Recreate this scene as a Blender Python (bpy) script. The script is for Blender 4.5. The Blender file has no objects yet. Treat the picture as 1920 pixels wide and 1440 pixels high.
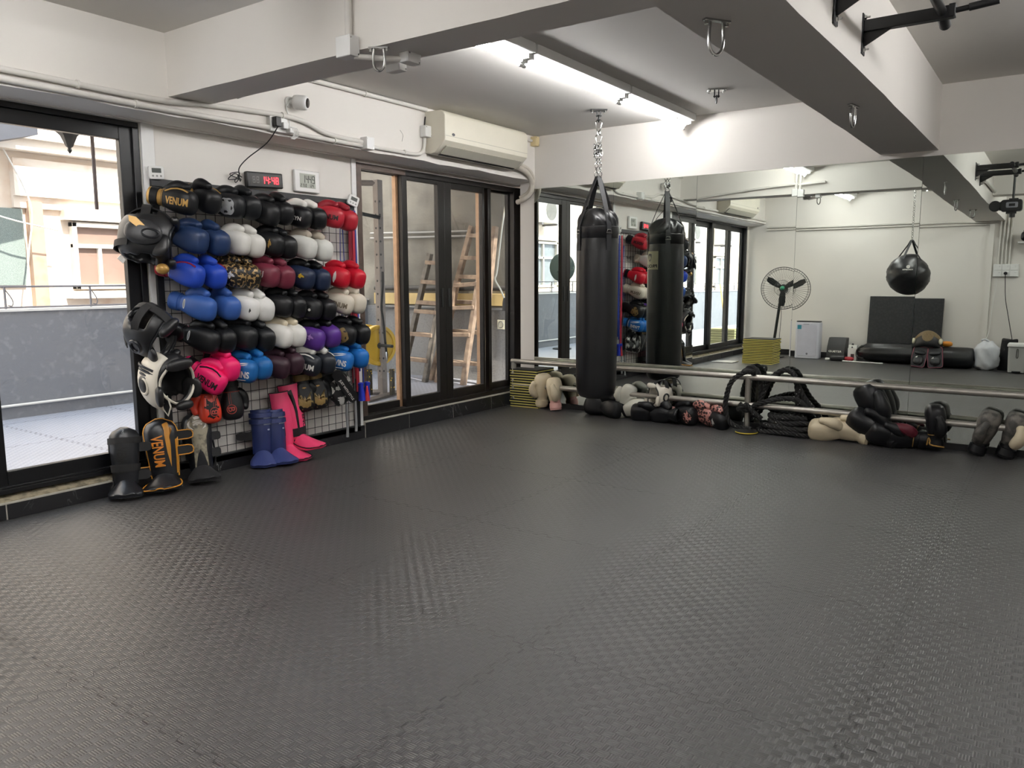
import bpy, bmesh, math, random
from mathutils import Vector as V, Matrix, Euler
random.seed(7)
sc = bpy.context.scene
C = sc.collection
PI = math.pi
# ---------------------------------------------------------------- camera
cam = bpy.data.cameras.new('camera'); cam_o = bpy.data.objects.new('camera', cam); C.objects.link(cam_o)
cam.sensor_fit = 'HORIZONTAL'; cam.sensor_width = 36.0
cam.lens = 36.0 * 1464.1 / 1920.0
cam.clip_start = 0.02; cam.clip_end = 200
yaw, pitch, roll = math.radians(35.09), math.radians(7.634), math.radians(-0.229)
fw = V((-math.sin(yaw) * math.cos(pitch), math.cos(yaw) * math.cos(pitch), -math.sin(pitch)))
r0 = V((math.cos(yaw), math.sin(yaw), 0)); u0 = r0.cross(fw)
rt = r0 * math.cos(roll) + u0 * math.sin(roll); up = -r0 * math.sin(roll) + u0 * math.cos(roll)
mw = Matrix((rt, up, -fw)).transposed().to_4x4(); mw.translation = V((4.4033, -6.2965, 1.22))
cam_o.matrix_world = mw
sc.camera = cam_o
# ---------------------------------------------------------------- exposure, sky, sun
sc.view_settings.view_transform = 'Standard'
sc.view_settings.look = 'None'
sc.view_settings.gamma = 1.0
sc.view_settings.use_curve_mapping = False
sc.view_settings.exposure = 0.34
TUBE = 48.0
SKY = 4.2
SUN = 11.0
w = bpy.data.worlds.new('sky'); sc.world = w; w.use_nodes = True
bg = w.node_tree.nodes['Background']
bg.inputs[0].default_value = (0.80, 0.88, 1.0, 1); bg.inputs[1].default_value = SKY
sun = bpy.data.lights.new('sun', 'SUN'); sun.energy = SUN; sun.angle = 0.01; sun.color = (1.0, 0.93, 0.84)
sun_o = bpy.data.objects.new('sun', sun); C.objects.link(sun_o)
sun_o.rotation_euler = V((-0.62, 0.10, -0.78)).to_track_quat('-Z', 'Y').to_euler()
sun_o.location = (20, -3, 25)
try:
    sc.cycles.max_bounces = 14; sc.cycles.diffuse_bounces = 5; sc.cycles.glossy_bounces = 8; sc.cycles.transmission_bounces = 10
    sc.cycles.transparent_max_bounces = 16
    sc.cycles.caustics_reflective = False; sc.cycles.caustics_refractive = False
    sc.cycles.use_denoising = True; sc.cycles.sample_clamp_indirect = 6.0
except Exception:
    pass
# ---------------------------------------------------------------- materials
def lin(h):
    if not isinstance(h, str):
        return tuple(h)
    o = []
    for i in (0, 2, 4):
        c = int(h[i:i + 2], 16) / 255.0
        o.append(c / 12.92 if c <= 0.04045 else ((c + 0.055) / 1.055) ** 2.4)
    return tuple(o)
class NT:
    """tiny helper to write node maths"""
    def __init__(s, m):
        s.t = m.node_tree; s.n = s.t.nodes; s.l = s.t.links
    def new(s, k, **kw):
        n = s.n.new(k)
        for a, b in kw.items(): setattr(n, a, b)
        return n
    def put(s, sock, v):
        if isinstance(v, (int, float)): sock.default_value = v
        elif isinstance(v, tuple): sock.default_value = v
        else: s.l.new(v, sock)
    def m(s, op, a, b=0.0, c=0.0, clamp=False):
        n = s.new('ShaderNodeMath', operation=op, use_clamp=clamp)
        s.put(n.inputs[0], a); s.put(n.inputs[1], b); s.put(n.inputs[2], c)
        return n.outputs[0]
    def mix(s, f, a, b):
        n = s.new('ShaderNodeMix', data_type='RGBA')
        s.put(n.inputs[0], f); s.put(n.inputs[6], a if not isinstance(a, tuple) else tuple(a) + (1,)); s.put(n.inputs[7], b if not isinstance(b, tuple) else tuple(b) + (1,))
        return n.outputs[2]
    def ramp(s, f, lo, hi):
        return s.m('MULTIPLY', s.m('SUBTRACT', f, lo), 1.0 / (hi - lo), clamp=True)
MATS = {}
def mat(name, col, rough=0.5, metal=0.0, var=0.08, nscale=9.0, bump=0.0, bscale=60.0, col2=None, lo=0.45, hi=0.6, es=0.0, emit=None, spec=0.5, kind='noise', trans=0.0):
    if name in MATS: return MATS[name]
    m = bpy.data.materials.new(name); m.use_nodes = True
    n = NT(m); p = n.n['Principled BSDF']
    c = lin(col)
    tc = n.new('ShaderNodeTexCoord').outputs['Object']
    nz = n.new('ShaderNodeTexNoise'); nz.inputs['Scale'].default_value = nscale; nz.inputs['Detail'].default_value = 4
    n.l.new(tc, nz.inputs['Vector'])
    f = nz.outputs[0]
    if kind == 'voronoi':
        vz = n.new('ShaderNodeTexVoronoi'); vz.inputs['Scale'].default_value = nscale; n.l.new(tc, vz.inputs['Vector']); f = vz.outputs[0]
    if col2 is not None:
        base = n.mix(n.ramp(f, lo, hi), c, lin(col2))
    else:
        base = n.mix(n.ramp(f, 0.3, 0.7), tuple(x * (1 - var) for x in c), c)
    n.l.new(base, p.inputs['Base Color'])
    p.inputs['Roughness'].default_value = rough; p.inputs['Metallic'].default_value = metal
    p.inputs['Specular IOR Level'].default_value = spec
    if trans: p.inputs['Transmission Weight'].default_value = trans
    if es:
        p.inputs['Emission Color'].default_value = tuple(lin(emit or col)) + (1,); p.inputs['Emission Strength'].default_value = es
    if bump:
        bz = n.new('ShaderNodeTexNoise'); bz.inputs['Scale'].default_value = bscale; bz.inputs['Detail'].default_value = 3
        n.l.new(tc, bz.inputs['Vector'])
        b = n.new('ShaderNodeBump'); b.inputs['Strength'].default_value = bump; b.inputs['Distance'].default_value = 0.01
        n.l.new(bz.outputs[0], b.inputs['Height']); n.l.new(b.outputs[0], p.inputs['Normal'])
    MATS[name] = m
    return m
def glass_mat(name, col=(1, 1, 1), refl=1.0):
    if name in MATS: return MATS[name]
    m = bpy.data.materials.new(name); m.use_nodes = True; n = NT(m)
    n.n.remove(n.n['Principled BSDF'])
    out = n.n['Material Output']
    t = n.new('ShaderNodeBsdfTransparent'); t.inputs[0].default_value = tuple(col) + (1,)
    g = n.new('ShaderNodeBsdfGlossy'); g.inputs['Roughness'].default_value = 0.0
    fr = n.new('ShaderNodeFresnel'); fr.inputs[0].default_value = 1.5
    d = n.new('ShaderNodeBsdfDiffuse'); d.inputs[0].default_value = (0.75, 0.74, 0.72, 1)
    tc = n.new('ShaderNodeTexCoord').outputs['Object']
    nz = n.new('ShaderNodeTexNoise'); nz.inputs['Scale'].default_value = 3.0; nz.inputs['Detail'].default_value = 8; n.l.new(tc, nz.inputs['Vector'])
    dirt = n.m('MULTIPLY', n.ramp(nz.outputs[0], 0.45, 0.85), 0.05)
    ms = n.new('ShaderNodeMixShader'); geo = n.new('ShaderNodeNewGeometry'); n.l.new(n.m('MULTIPLY', n.m('MULTIPLY', fr.outputs[0], refl), n.m('SUBTRACT', 1.0, geo.outputs['Backfacing'])), ms.inputs[0]); n.l.new(t.outputs[0], ms.inputs[1]); n.l.new(g.outputs[0], ms.inputs[2])
    m2 = n.new('ShaderNodeMixShader'); n.l.new(dirt, m2.inputs[0]); n.l.new(ms.outputs[0], m2.inputs[1]); n.l.new(d.outputs[0], m2.inputs[2])
    n.l.new(m2.outputs[0], out.inputs[0])
    MATS[name] = m
    return m
def mirror_mat():
    m = bpy.data.materials.new('mirror_silver'); m.use_nodes = True; n = NT(m); p = n.n['Principled BSDF']
    tc = n.new('ShaderNodeTexCoord').outputs['Object']
    nz = n.new('ShaderNodeTexNoise'); nz.inputs['Scale'].default_value = 2.0; n.l.new(tc, nz.inputs['Vector'])
    n.l.new(n.mix(nz.outputs[0], (0.835, 0.885, 0.835), (0.85, 0.90, 0.85)), p.inputs['Base Color'])
    p.inputs['Metallic'].default_value = 1; p.inputs['Roughness'].default_value = 0.0
    return m
def floor_mat(name='foam_mat', base=(0.050, 0.049, 0.050), X0=0.0, Y0=-0.3, rough=0.36):
    m = bpy.data.materials.new(name); m.use_nodes = True; n = NT(m); p = n.n['Principled BSDF']
    tc = n.new('ShaderNodeTexCoord'); sp = n.new('ShaderNodeSeparateXYZ'); n.l.new(tc.outputs['Object'], sp.inputs[0])
    x, y = sp.outputs[0], sp.outputs[1]
    c = 0.02865
    gx, gy = n.m('DIVIDE', x, c), n.m('DIVIDE', y, c)
    par = n.m('FLOORED_MODULO', n.m('ADD', n.m('FLOOR', gx), n.m('FLOOR', gy)), 2.0)
    def rib(v):
        return n.m('PINGPONG', n.m('MULTIPLY', v, 4.0), 0.5)
    ribs = n.m('ADD', n.m('MULTIPLY', rib(gx), par), n.m('MULTIPLY', rib(gy), n.m('SUBTRACT', 1.0, par)))
    ribs = n.m('MULTIPLY', n.m('MINIMUM', ribs, 0.36), 1.5)
    def trap(v):
        return n.m('MULTIPLY', n.m('MINIMUM', n.m('MAXIMUM', n.m('MULTIPLY', n.m('SINE', n.m('MULTIPLY', v, 2 * PI / 0.082)), 2.6), -1.0), 1.0), 0.012)
    def dist(v, off, per, o):
        k = n.m('ADD', n.m('SUBTRACT', v, off), n.m('ADD', trap(o), 10 * per + per / 2))
        return n.m('ABSOLUTE', n.m('SUBTRACT', n.m('FLOORED_MODULO', k, per), per / 2))
    def flat(v, off, per):
        k = n.m('ADD', n.m('SUBTRACT', v, off), 10 * per + per / 2)
        return n.m('ABSOLUTE', n.m('SUBTRACT', n.m('FLOORED_MODULO', k, per), per / 2))
    d = n.m('MINIMUM', dist(x, X0, 1.003, y), dist(y, Y0, 0.982, x))
    seam = n.m('SUBTRACT', 1.0, n.ramp(d, 0.0028, 0.0046))
    band = n.m('MINIMUM', flat(x, X0, 1.003), flat(y, Y0, 0.982))
    inner = n.ramp(band, 0.0005, 0.0015)
    fx, fy = n.m('SUBTRACT', n.m('FRACT', gx), 0.5), n.m('SUBTRACT', n.m('FRACT', gy), 0.5)
    pil = n.m('ADD', n.m('MULTIPLY', n.m('MULTIPLY', fy, fy), par), n.m('MULTIPLY', n.m('MULTIPLY', fx, fx), n.m('SUBTRACT', 1.0, par)))
    ribs = n.m('SUBTRACT', ribs, n.m('MULTIPLY', pil, 1.7))
    h = n.m('SUBTRACT', n.m('MULTIPLY', ribs, inner), n.m('MULTIPLY', seam, 1.2))
    bp = n.new('ShaderNodeBump'); bp.inputs['Strength'].default_value = 0.75; bp.inputs['Distance'].default_value = 0.0022
    n.l.new(h, bp.inputs['Height']); n.l.new(bp.outputs[0], p.inputs['Normal'])
    nz = n.new('ShaderNodeTexNoise'); nz.inputs['Scale'].default_value = 1.3; nz.inputs['Detail'].default_value = 6; n.l.new(tc.outputs['Object'], nz.inputs['Vector'])
    col = n.mix(n.ramp(nz.outputs[0], 0.35, 0.7), tuple(b * 0.9 for b in base), base)
    par2 = n.m('MULTIPLY', n.m('MULTIPLY', par, inner), 0.22)  # cells of one rib direction darkened in colour, standing in for sheen contrast
    col = n.mix(par2, col, tuple(b * 0.25 for b in base))
    col = n.mix(seam, col, (0.008, 0.008, 0.008))
    n.l.new(col, p.inputs['Base Color'])
    p.inputs['Specular IOR Level'].default_value = 0.85
    n.l.new(n.m('ADD', rough, n.m('MULTIPLY', nz.outputs[0], 0.08)), p.inputs['Roughness'])
    MATS[name] = m
    return m
def marble_mat():
    m = bpy.data.materials.new('black_marble'); m.use_nodes = True; n = NT(m); p = n.n['Principled BSDF']
    tc = n.new('ShaderNodeTexCoord').outputs['Object']
    nz = n.new('ShaderNodeTexNoise'); nz.inputs['Scale'].default_value = 3.2; nz.inputs['Detail'].default_value = 7; nz.inputs['Distortion'].default_value = 1.2; n.l.new(tc, nz.inputs['Vector'])
    v = n.m('SUBTRACT', 1.0, n.ramp(n.m('ABSOLUTE', n.m('SUBTRACT', nz.outputs[0], 0.5)), 0.0, 0.010))
    nz2 = n.new('ShaderNodeTexNoise'); nz2.inputs['Scale'].default_value = 4.0; n.l.new(tc, nz2.inputs['Vector'])
    v = n.m('MULTIPLY', v, n.ramp(nz2.outputs[0], 0.5, 0.75))
    n.l.new(n.mix(v, (0.012, 0.012, 0.014), (0.30, 0.30, 0.30)), p.inputs['Base Color']); p.inputs['Roughness'].default_value = 0.3
    return m
def stain_mat(name, col, dark, rough=0.8, sc1=2.0, lo=0.5, hi=0.75, bump=0.0):
    return mat(name, col, rough=rough, col2=dark, lo=lo, hi=hi, nscale=sc1, bump=bump, bscale=30)
# ---------------------------------------------------------------- mesh helpers
class MB:
    def __init__(s): s.v = []; s.f = []; s.mi = []
    def add(s, vs, fs, mi=0):
        o = len(s.v); s.v += [tuple(q) for q in vs]; s.f += [tuple(i + o for i in f) for f in fs]; s.mi += [mi] * len(fs)
        return s
    def box(s, a, b, mi=0, M=None):
        (x0, y0, z0), (x1, y1, z1) = a, b
        vs = [V(q) for q in ((x0, y0, z0), (x1, y0, z0), (x1, y1, z0), (x0, y1, z0), (x0, y0, z1), (x1, y0, z1), (x1, y1, z1), (x0, y1, z1))]
        if M is not None: vs = [M @ q for q in vs]
        return s.add(vs, [(0, 3, 2, 1), (4, 5, 6, 7), (0, 1, 5, 4), (1, 2, 6, 5), (2, 3, 7, 6), (3, 0, 4, 7)], mi)
    def cbox(s, c, d, R=None, mi=0):
        M = Matrix.Translation(V(c))
        if R is not None: M = M @ R.to_4x4()
        return s.box([-q / 2 for q in d], [q / 2 for q in d], mi, M)
    def loft(s, rings, cap0=True, cap1=True, closed=True, mi=0, loop=False):
        n = len(rings[0]); vs = [q for r in rings for q in r]; fs = []
        K = len(rings)
        for i in range(K if loop else K - 1):
            for j in range(n if closed else n - 1):
                a, b = i * n + j, i * n + (j + 1) % n
                i2 = (i + 1) % K
                fs.append((a, b, i2 * n + (j + 1) % n, i2 * n + j))
        if cap0 and not loop: fs.append(tuple(range(n - 1, -1, -1)))
        if cap1 and not loop: fs.append(tuple((K - 1) * n + j for j in range(n)))
        return s.add(vs, fs, mi)
    def tube(s, pts, r, n=10, closed=False, caps=True, mi=0):
        pts = [V(q) for q in pts]; K = len(pts); rings = []
        rr = r if isinstance(r, (list, tuple)) else [r] * K
        prev = None
        for i in range(K):
            if closed: t = pts[(i + 1) % K] - pts[i - 1]
            else: t = pts[min(i + 1, K - 1)] - pts[max(i - 1, 0)]
            if t.length < 1e-9: t = V((0, 0, 1))
            t.normalize()
            if prev is None:
                a = V((0, 0, 1)) if abs(t.z) < 0.9 else V((1, 0, 0))
                nrm = (a - t * a.dot(t)).normalized()
            else:
                nrm = prev - t * prev.dot(t)
                if nrm.length < 1e-6: nrm = t.orthogonal()
                nrm.normalize()
            prev = nrm; b = t.cross(nrm)
            rings.append([pts[i] + (nrm * math.cos(2 * PI * j / n) + b * math.sin(2 * PI * j / n)) * rr[i] for j in range(n)])
        return s.loft(rings, caps, caps, True, mi, loop=closed)
    def cyl(s, a, b, r, n=20, mi=0, r2=None):
        return s.tube([a, b], [r, r if r2 is None else r2], n, mi=mi)
    def lathe(s, prof, n=32, M=None, mi=0, cap0=True, cap1=True):
        rings = []
        for r, z in prof:
            ring = [V((r * math.cos(2 * PI * j / n), r * math.sin(2 * PI * j / n), z)) for j in range(n)]
            rings.append([M @ q for q in ring] if M is not None else ring)
        return s.loft(rings, cap0, cap1, True, mi)
    def ell(s, c, r, R=None, nu=18, nv=12, mi=0, e=1.0):
        c = V(c); rings = []
        def pw(q): return math.copysign(abs(q) ** e, q)
        for i in range(nv + 1):
            t = -PI / 2 + PI * min(max(i / nv, 0.012), 0.988)
            ring = []
            for j in range(nu):
                a = 2 * PI * j / nu
                q = V((r[0] * pw(math.cos(t)) * pw(math.cos(a)), r[1] * pw(math.cos(t)) * pw(math.sin(a)), r[2] * pw(math.sin(t))))
                if R is not None: q = R @ q
                ring.append(c + q)
            rings.append(ring)
        return s.loft(rings, True, True, True, mi)
    def prism(s, poly, h, M=None, mi=0):
        n = len(poly); vs = [V((p[0], p[1], 0)) for p in poly] + [V((p[0], p[1], h)) for p in poly]
        if M is not None: vs = [M @ q for q in vs]
        return s.add(vs, [tuple(range(n - 1, -1, -1)), tuple(range(n, 2 * n))] + [(i, (i + 1) % n, n + (i + 1) % n, n + i) for i in range(n)], mi)
    def xf(s, M):
        s.v = [tuple(M @ V(q)) for q in s.v]; return s
    def mesh(s, name, mats, ang=40, recalc=True):
        me = bpy.data.meshes.new(name); me.from_pydata(s.v, [], s.f); 
        mats = mats if isinstance(mats, (list, tuple)) else [mats]
        for q in mats: me.materials.append(q)
        me.polygons.foreach_set('material_index', s.mi)
        if recalc:
            bm = bmesh.new(); bm.from_mesh(me); bmesh.ops.recalc_face_normals(bm, faces=bm.faces); bm.to_mesh(me); bm.free()
        me.polygons.foreach_set('use_smooth', [True] * len(me.polygons))
        if ang < 180: me.set_sharp_from_angle(angle=math.radians(ang))
        me.update()
        return me
    def obj(s, name, mats, parent=None, bevel=0.0, sub=0, ang=40, solid=0.0, world=False, label=None, recalc=True):
        if world and parent is not None:
            s.xf(parent.matrix_basis.inverted())
        me = s.mesh(name, mats, ang, recalc)
        return link(me, name, parent, bevel, sub, solid, label)
def link(me, name, parent=None, bevel=0.0, sub=0, solid=0.0, label=None):
    o = bpy.data.objects.new(name, me); C.objects.link(o)
    if parent is not None: o.parent = parent
    if solid:
        q = o.modifiers.new('solid', 'SOLIDIFY'); q.thickness = solid; q.offset = 0
    if bevel:
        q = o.modifiers.new('bevel', 'BEVEL'); q.width = bevel; q.segments = 2; q.limit_method = 'ANGLE'; q.angle_limit = math.radians(50)
    if sub:
        q = o.modifiers.new('sub', 'SUBSURF'); q.levels = sub; q.render_levels = sub
    if label: o['label'] = label
    return o
def thing(name, label, cat, loc=(0, 0, 0), rot=None, group=None):
    o = bpy.data.objects.new(name, None); C.objects.link(o)
    M = Matrix.Translation(V(loc))
    if rot is not None:
        M = M @ (Matrix.Rotation(rot, 4, 'Z') if isinstance(rot, (int, float)) else rot.to_4x4())
    o.matrix_basis = M
    o.empty_display_size = 0.05
    return tag(o, label, cat, group)
def tag(o, label, cat, group=None):
    o['label'] = label; o['category'] = cat
    if group: o['group'] = group
    return o
def struct(o, label=None):
    o['kind'] = 'structure'
    if label: o['label'] = label
    return o
def smooth_path(pts, n=6, closed=False):
    pts = [V(q) for q in pts]; out = []; K = len(pts)
    rng = range(K if closed else K - 1)
    for i in rng:
        p0 = pts[(i - 1) % K] if closed or i > 0 else pts[0]; p1 = pts[i]; p2 = pts[(i + 1) % K]
        p3 = pts[(i + 2) % K] if closed or i + 2 < K else pts[-1]
        for k in range(n):
            t = k / n
            out.append(0.5 * ((2 * p1) + (p2 - p0) * t + (2 * p0 - 5 * p1 + 4 * p2 - p3) * t * t + (3 * p1 - p0 - 3 * p2 + p3) * t ** 3))
    if not closed: out.append(pts[-1])
    return out
def frame(x, z):
    """3x3 rotation with local X along x and local Z near z"""
    x = V(x).normalized(); z = V(z); y = z.cross(x).normalized(); z = x.cross(y)
    return Matrix((x, y, z)).transposed()
def rrect(wd, ht, r, n=4):
    out = []
    for cx, cy, a0 in ((wd / 2 - r, ht / 2 - r, 0), (-wd / 2 + r, ht / 2 - r, PI / 2), (-wd / 2 + r, -ht / 2 + r, PI), (wd / 2 - r, -ht / 2 + r, 1.5 * PI)):
        for k in range(n + 1):
            a = a0 + PI / 2 * k / n; out.append((cx + r * math.cos(a), cy + r * math.sin(a)))
    return out
_txt = {}
def text2d(s, size=1.0, bold=0.02, shear=0.0):
    """text outline as (verts, faces), centred, cap height = size"""
    k = (s, bold, shear)
    if k not in _txt:
        cu = bpy.data.curves.new('lettering', 'FONT'); cu.body = s; cu.align_x = 'CENTER'; cu.align_y = 'CENTER'
        cu.size = 1.0; cu.offset = bold; cu.resolution_u = 3; cu.shear = shear
        o = bpy.data.objects.new('lettering', cu); C.objects.link(o)
        dg = bpy.context.evaluated_depsgraph_get(); dg.update()
        me = bpy.data.meshes.new_from_object(o.evaluated_get(dg))
        bm = bmesh.new(); bm.from_mesh(me); bmesh.ops.triangulate(bm, faces=bm.faces)
        for _ in range(2):
            bmesh.ops.subdivide_edges(bm, edges=[e for e in bm.edges if e.calc_length() > 0.22], cuts=1)
            bmesh.ops.triangulate(bm, faces=bm.faces)
        bm.to_mesh(me); bm.free()
        vs = [(q.co.x, q.co.y) for q in me.vertices]; fs = [tuple(p.vertices) for p in me.polygons]
        bpy.data.objects.remove(o); bpy.data.curves.remove(cu); bpy.data.meshes.remove(me)
        xs = [q[0] for q in vs]; ys = [q[1] for q in vs]
        cx, cy = (min(xs) + max(xs)) / 2, (min(ys) + max(ys)) / 2; hh = max(ys) - min(ys)
        _txt[k] = ([((q[0] - cx) / hh, (q[1] - cy) / hh) for q in vs], fs)
    vs, fs = _txt[k]
    return [(a * size, b * size) for a, b in vs], fs
def flat_text(s, size, M, m, parent, bold=0.02, width=None, name='lettering', shear=0.0):
    vs, fs = text2d(s, size, bold, shear)
    if width:
        w0 = max(q[0] for q in vs) - min(q[0] for q in vs); vs = [(q[0] * width / w0, q[1]) for q in vs]
    b = MB(); b.add([M @ V((q[0], q[1], 0)) for q in vs], fs)
    return b.obj(name, m, parent, ang=180, recalc=False)
SEG = {'0': 'abcdef', '1': 'bc', '2': 'abged', '3': 'abgcd', '4': 'fgbc', '5': 'afgcd', '6': 'afgedc', '7': 'abc', '8': 'abcdefg', '9': 'abcdfg', ' ': ''}
def seg_digits(b, s, h, wd, th, gap, M, mi=0):
    """seven segment digits drawn as thin boxes in the XY plane of M, from x=0"""
    x = 0.0
    for ch in s:
        if ch == ':':
            for yy in (h * 0.3, h * 0.7): b.box((x - th / 2, yy - th / 2, 0), (x + th / 2, yy + th / 2, 0.0008), mi, M)
            x += th * 2.2; continue
        R = {'a': (0, h - th, wd, h), 'g': (0, h / 2 - th / 2, wd, h / 2 + th / 2), 'd': (0, 0, wd, th), 'f': (0, h / 2, th, h), 'e': (0, 0, th, h / 2), 'b': (wd - th, h / 2, wd, h), 'c': (wd - th, 0, wd, h / 2)}
        e = th * 0.12
        for k in SEG[ch]:
            x0, y0, x1, y1 = R[k]; b.box((x + x0 + e, y0 + e, 0), (x + x1 - e, y1 - e, 0.0008), mi, M)
        x += wd + gap
    return x
# common materials
WALL = mat('wall_paint', 'E2DED8', 0.75, var=0.04, nscale=1.5, bump=0.06, bscale=8)
CEIL = mat('ceiling_paint', 'DAD7D2', 0.85, var=0.05, nscale=1.2, bump=0.08, bscale=6)
PIPEW = mat('white_conduit', 'D9D6D0', 0.5, var=0.05)
PLASTW = mat('white_plastic', 'E4E4E2', 0.4, var=0.03)
BLKMET = mat('black_metal', '17181A', 0.4, var=0.2)
BLKPL = mat('black_plastic', '1A1A1C', 0.45, var=0.15)
BLKLEA = mat('black_leather', '18191C', 0.38, var=0.2, bump=0.12, bscale=18)
CHROME = mat('chrome_steel', 'B8B8B6', 0.22, 1.0, var=0.1)
GALV = mat('galvanised_pipe', 'B4B0A8', 0.38, 0.85, var=0.22, nscale=14)
# ================================================================ ROOM SHELL
FLOOR = floor_mat()
b = MB(); b.box((-0.10, -6.95, -0.10), (6.35, 0.02, 0.0)); struct(b.obj('floor', FLOOR), 'dark grey woven-pattern foam mats covering the gym floor')
b = MB()
b.box((0.2, -6.95, 2.57), (3.3, -3.60, 2.7)); b.box((0.2, -3.60, 2.54), (3.4, 0.02, 2.7)); b.box((3.5, -6.95, 2.54), (6.35, 0.02, 2.7))
struct(b.obj('ceiling', CEIL), 'white painted concrete ceiling in bays')
def sag_beam(a, c, nm, lab, axis):
    # beams cast a little unevenly: soft wavy arrises like plastered concrete
    b = MB(); n = 24; rings = []
    rnd = random.Random(3)
    for i in range(n + 1):
        t = i / n
        w1 = 0.006 * math.sin(9 * t + 1) + rnd.uniform(-1, 1) * 0.003; w2 = 0.006 * math.sin(7 * t + 2) + rnd.uniform(-1, 1) * 0.003
        if axis == 'x':
            x = a[0] + (c[0] - a[0]) * t
            rings.append([(x, a[1] + w1, a[2]), (x, c[1] + w2, a[2]), (x, c[1], c[2]), (x, a[1], c[2])])
        else:
            y = a[1] + (c[1] - a[1]) * t
            rings.append([(a[0] + w1, y, a[2]), (c[0] + w2, y, a[2]), (c[0], y, c[2]), (a[0], y, c[2])])
    b.loft(rings)
    return struct(b.obj(nm, WALL, ang=30), lab)
sag_beam((0.2, -3.70, 2.234), (3.3, -3.45, 2.6), 'ceiling_beam', 'white concrete beam crossing the ceiling from the glove wall', 'x')
sag_beam((3.25, -6.95, 2.10), (3.615, 0.0, 2.6), 'ceiling_beam', 'deep white concrete beam running to the mirror wall', 'y')
sag_beam((3.6, -4.9, 2.234), (6.3, -4.65, 2.6), 'ceiling_beam', 'white concrete cross beam in the right hand bay', 'x')
# left wall (glove wall): piers, sills, deep header over the sliding doors
b = MB()
b.box((-0.12, -3.735, 0), (0.0, -2.05, 2.2)); b.box((-0.12, -7.05, 0), (0, -6.86, 2.2))
b.box((-0.12, -2.05, 0), (0.0, 0.14, 0.125)); b.box((-0.12, -6.86, 0), (0.0, -3.735, 0.085))
b.box((-0.12, -7.05, 2.115), (0.05, 0.16, 5.2))  # raised far above the ceiling, unseen, to keep sun off the terrace
struct(b.obj('wall_left', WALL), 'white plastered wall between the sliding doors')
b = MB()
n = 40; rings = []
for i in range(n + 1):
    y = -6.95 + 6.95 * i / n; wv = 0.004 * math.sin(i * 1.3) + 0.003 * math.sin(i * 2.9)
    rings.append([(0.25, y, 2.135 + wv), (0.25, y, 2.7), (0.04, y, 2.7), (0.04, y, 2.118), (0.10, y, 2.122)])
b.loft(rings)
struct(b.obj('wall_left', WALL, ang=30), 'white beam face above the sliding doors')
b = MB(); b.box((0.0, -3.733, 0.085), (0.014, -3.655, 2.13)); b.box((0.0, -2.105, 0.09), (0.012, -2.06, 2.12)); struct(b.obj('trim_1', PLASTW, bevel=0.002), 'white cover strip beside the black door frame')
b = MB(); b.box((0.085, 0.0, 0.0), (6.35, 0.15, 2.7)); b.box((-0.12, 0.14, 0), (0.09, 0.16, 2.2)); struct(b.obj('wall_back', WALL), 'white wall above the mirrors')
b = MB(); b.box((-0.12, -7.10, 0), (6.45, -6.95, 2.7)); struct(b.obj('wall_front', WALL), 'white wall opposite the mirrors')
b = MB(); b.box((6.3, -6.95, 0), (6.45, 0.15, 2.7)); struct(b.obj('wall_right', WALL), 'white wall on the far right')
b = MB(); b.box((3.44, -6.95, 0), (3.50, -6.915, 2.08)); struct(b.obj('trim_2', WALL), 'thin white cover strip running up the wall opposite the mirrors')
# skirting
MARB = marble_mat(); GROUT = mat('grout', 'BDB8AE', 0.9)
b = MB()
ys = [-6.86, -6.3, -5.73, -5.16, -4.602, -3.99, -3.72]
for a0, a1 in zip(ys, ys[1:]): b.box((0.0, a0 + 0.004, 0), (0.032, a1 - 0.004, 0.085))
ys = [-2.06, -1.56, -0.985, -0.42, 0.0]
for a0, a1 in zip(ys, ys[1:]): b.box((0.0, a0 + 0.004, 0), (0.036, a1 - 0.004, 0.122))
b.box((0, -3.716, 0), (0.03, -2.064, 0.10))
o = struct(b.obj('baseboard_left', [MARB, GROUT], bevel=0.002), 'black marble tile skirting with white veins below the sliding doors')
b = MB(); b.box((0, -6.86, 0), (0.027, -3.72, 0.082)); b.box((0, -2.06, 0), (0.030, 0.0, 0.119)); b.box((0.0, -2.06, 0.119), (0.036, 0.0, 0.128)); b.box((0.0, -6.86, 0.082), (0.034, -3.72, 0.090))
struct(b.obj('trim_3', GROUT), 'pale grout lines and ledge along the marble skirting')
b = MB(); rnd = random.Random(1); n = 60; rings = []
for i in range(n + 1):
    y = -6.86 + 3.12 * i / n; k = rnd.uniform(-0.003, 0.003)
    rings.append([(-0.06, y, 0.075), (0.022 + k, y, 0.080), (0.020 + k, y, 0.094 + k), (-0.06, y, 0.126)])
b.loft(rings); struct(b.obj('trim_4', stain_mat('rough_cement', '9C927C', '6A6252', 0.95, 25, 0.4, 0.65, 0.5)), 'rough cement fillet under the black sliding door')
b = MB(); b.box((0.26, -0.022, 0), (6.3, 0.0, 0.048)); struct(b.obj('baseboard_back', BLKPL), 'low black strip under the mirrors')
b = MB(); b.box((0.0, -6.95, 0), (6.3, -6.935, 0.09)); struct(b.obj('baseboard_front', MARB), 'black skirting opposite the mirrors')
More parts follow.
